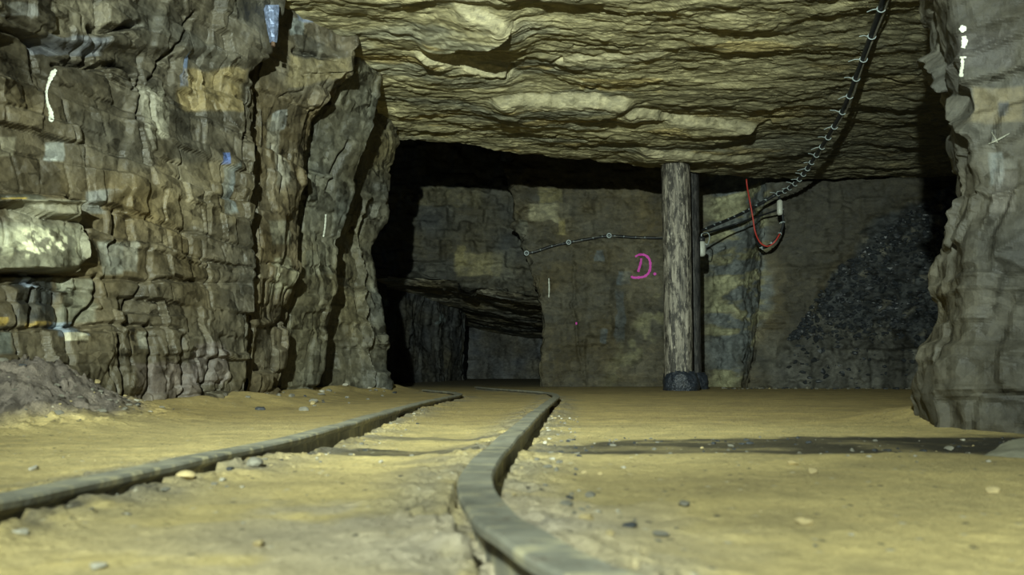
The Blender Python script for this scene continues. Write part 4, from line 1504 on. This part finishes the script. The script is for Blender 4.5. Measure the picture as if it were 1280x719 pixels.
named = [(232, 599, (.016, .013, .009), M_SANDSTONE, 'ochre stone lying against the left rail in the foreground'),
         (856, 632, (.016, .010, .0045), M_STONE, 'flat dark pebble alone on the sand in front of the props'),
         (1006, 655, (.011, .009, .006), M_SANDSTONE, 'ochre pebble in the middle of the bare sand on the right'),
         (1015, 592, (.012, .009, .006), M_SANDSTONE, 'ochre pebble near the front edge of the dark damp strip'),
         (992, 581, (.014, .009, .005), M_SANDSTONE, 'flat ochre pebble touching the dark damp strip'),
         (1243, 616, (.013, .010, .006), M_SANDSTONE, 'ochre pebble in front of the rock slab'),
         (42, 588, (.012, .009, .006), M_PALE, 'pale pebble between the left rail and the debris heap'),
         (323, 683, (.008, .007, .005), M_SANDSTONE, 'small ochre pebble in the sand between the rails'),
         (122, 711, (.009, .007, .005), M_PALE, 'white pebble nearest the bottom left corner'),
         (317, 582, (.022, .016, .010), M_STONE, 'grey stone on the inner side of the left rail'),
         (1186, 563, (.02, .014, .008), M_STONE, 'small grey stone beside the rock slab on the damp strip'),
         (476, 579, (.006, .006, .004), M_PALE, 'tiny white pebble between the rails below the damp patch')]
for i, (x, y, s_, m_, l_) in enumerate(named):
    place_rock('stone', x, y, s_, 100 + i, m_, l_, 'stone', 'loose stones on the mine floor', rotz=i * 1.3, sub=2)

protos = [rock_mesh('pebble', (1, .8, .6), 200 + i, 2) for i in range(5)]
mats3 = [M_SANDSTONE, M_PALE, M_STONE, M_STONE, M_COAL]
for m_, k in zip(protos, mats3):
    m_.materials.append(k)
cols = ['ochre', 'pale', 'grey', 'dark grey', 'black']


def scatter(n, fx, fy, rlo, rhi, label, group, seed, weights=(1, 1, 1, 1, 1), name='pebble', cat='pebble'):
    rs = np.random.RandomState(seed)
    w = np.array(weights, float); w /= w.sum()
    k = 0
    tries = 0
    pts = []
    while k < n and tries < n * 20:
        tries += 1
        x, y = fx(rs), None
        y = fy(rs, x)
        if (path_dist(np.array([x]), np.array([y]), R_PATH)[0][0] < .05) or (path_dist(np.array([x]), np.array([y]), L_PATH)[0][0] < .05):
            continue
        r = rlo + (rhi - rlo) * rs.rand() ** 2.2
        if any((x - a) ** 2 + (y - b) ** 2 < (1.1 * (r + c)) ** 2 for a, b, c in pts):
            continue
        pts.append((x, y, r))
        o = bpy.data.objects.new(name, protos[rs.choice(5, p=w)])
        COL.objects.link(o)
        o.scale = (r, r * rs.uniform(.7, 1), r * rs.uniform(.6, 1))
        o.rotation_euler = (0, 0, rs.uniform(0, 6.28))
        loc, nn, i_, d_ = BV['floor'].ray_cast(Vector((x, y, 1.5)), Vector((0, 0, -1)))
        o.location = (x, y, (loc.z if loc else 0) + r * .22)
        tag(o, label, cat, group)
        k += 1


RAILPTS = R_PATH[(R_PATH[:, 1] > .9) & (R_PATH[:, 1] < 4.5)]


def beside_rail(n, path, side, lo, hi, rlo, rhi, label, group, seed, weights):
    rs = np.random.RandomState(seed)
    st = {}
    def fx(r):
        i = int(rs.randint(2, len(path) - 2))
        T = path[i + 1] - path[i - 1]; T /= np.linalg.norm(T)
        S = np.array([T[1], -T[0]]) * side
        q = path[i, :2] + S * rs.uniform(lo, hi)
        st['q'] = q
        return q[0]
    scatter(n, fx, lambda r, x: st['q'][1], rlo, rhi, label, group, seed + 1, weights)


near_r = R_PATH[(R_PATH[:, 1] > .7) & (R_PATH[:, 1] < 3.5)]
near_l = L_PATH[(L_PATH[:, 1] > .8) & (L_PATH[:, 1] < 3.8)]
beside_rail(90, near_r, 1, .05, .17, .004, .013, 'small mixed pebble in the grit along the inner bend of the right rail', 'pebbles beside the right rail', 5, (2, 3, 3, 2, 1))
beside_rail(60, near_l, 1, .05, .16, .004, .012, 'small mixed pebble in the grit along the left rail', 'pebbles beside the left rail', 7, (2, 2, 3, 2, 1))
scatter(110, lambda rs: rs.uniform(-1.0, 1.4), lambda rs, x: rs.uniform(.8, 2.1), .002, .007, 'tiny pebble on the open sand of the foreground', 'pebbles on the open sand', 9, (3, 2, 1, 1, .3))
scatter(120, lambda rs: rs.uniform(.15, 2.0), lambda rs, x: rs.uniform(1.85, 2.5), .004, .013, 'small dark pebble in the damp strip across the floor', 'pebbles in the damp strip', 13, (.15, .1, 1.5, 3, 6))
scatter(150, lambda rs: rs.uniform(-2.2, -1.45), lambda rs, x: rs.uniform(2.7, 3.6), .006, .028, 'broken stone on the mauve debris heap by the left wall', 'stones on the debris heap', 15, (.5, 1, 3, 3, 2), 'heap_stone', 'stone')
scatter(45, lambda rs: rs.uniform(-1.65, -1.0), lambda rs, x: rs.uniform(4.0, 7.6), .012, .045, 'small stone in the sand banked along the left wall', 'stones along the left wall', 17, (1, 1, 3, 3, 2), 'stone', 'stone')
scatter(60, lambda rs: rs.uniform(2.5, 4.6), lambda rs, x: 9.75 - .16 * (x - 2.3) + rs.uniform(-.45, -.12), .02, .06, 'dark stone fallen at the foot of the coaly back wall', 'stones at the back wall foot', 19, (.3, .6, 2, 3, 6), 'fallen_stone', 'stone')


# rubble that covers the coaly slope on the right of the back wall (past counting)
def rubble():
    rs = np.random.RandomState(55)
    base = [rock_mesh('tmp', (1, .8, .7), 300 + i, 1) for i in range(4)]
    data = []
    for b in base:
        v = np.array([q.co[:] for q in b.vertices]); f = [list(p.vertices) for p in b.polygons]
        data.append((v, f)); bpy.data.meshes.remove(b)
    vs, fs, off = [], [], 0
    for _ in range(1500):
        px_ = rs.uniform(985, 1185)
        yl = np.interp(px_, [880, 930, 985, 1040, 1110, 1180, 1300], [490, 470, 425, 345, 285, 235, 200])
        py_ = rs.uniform(yl, 425 if rs.rand() < .8 else 480)
        if py_ < yl: continue
        p, n_ = hit('back', px_, py_)
        if p is None: continue
        v, f = data[rs.randint(4)]
        r = .018 + .06 * rs.rand() ** 3
        a = rs.uniform(0, 6.28); ca, sa = math.cos(a), math.sin(a)
        b_ = rs.uniform(0, 6.28); cb_, sb_ = math.cos(b_), math.sin(b_)
        R1 = np.array([[ca, -sa, 0], [sa, ca, 0], [0, 0, 1]]) @ np.array([[1, 0, 0], [0, cb_, -sb_], [0, sb_, cb_]])
        w = (v * np.array([r, r * rs.uniform(.5, 1), r * rs.uniform(.4, .8)])) @ R1.T + p + n_ * r * .1
        vs.append(w); fs.extend([[q + off for q in g] for g in f]); off += len(v)
    me = mesh_from('coal_rubble', np.concatenate(vs), fs, False)
    o = link('coal_rubble', me, M_COAL)
    tag(o, 'dark coal and shale rubble covering the slope at the right of the back wall', 'rubble', kind='stuff')


rubble()

# ------------------------------------------------------------------ LIGHT
def spot(name, loc, target, power, size, blend, rad, col):
    l = bpy.data.lights.new(name, 'SPOT')
    l.energy = power; l.spot_size = math.radians(size); l.spot_blend = blend; l.shadow_soft_size = rad; l.color = col
    o = bpy.data.objects.new(name, l)
    COL.objects.link(o)
    o.location = loc
    d = Vector(target) - Vector(loc)
    o.rotation_euler = d.to_track_quat('-Z', 'Y').to_euler()
    return o


spot('hand_lamp', (-.48, -1.05, 1.28), (-.1, 8.0, 2.0), 2500, 75, 1.0, .03, (.86, 1.0, .87))
spot('near_floor_fill', (-.45, -1.0, 1.25), (.35, 1.25, .0), 390, 100, 1.0, .05, (.86, 1.0, .87))  # added fill light that brightens the near floor

w = bpy.data.worlds.new('mine_dark')
SC.world = w
w.use_nodes = True
w.node_tree.nodes['Background'].inputs[0].default_value = (.35, .55, .75, 1)
w.node_tree.nodes['Background'].inputs[1].default_value = .05

# ------------------------------------------------------------------ CAMERA
cd = bpy.data.cameras.new('camera')
cd.sensor_width = 36
cd.lens = 36 * FPX / 1280
cd.clip_start = .01
cd.dof.use_dof = True
cd.dof.focus_distance = 8.3
cd.dof.aperture_fstop = 5.6
co = bpy.data.objects.new('camera', cd)
COL.objects.link(co)
co.location = tuple(CAM)
co.rotation_euler = (math.pi / 2 + PITCH, 0, 0)
SC.camera = co
SC.view_settings.view_transform = 'Standard'
SC.view_settings.look = 'None'
SC.view_settings.exposure = 0
SC.view_settings.gamma = 1
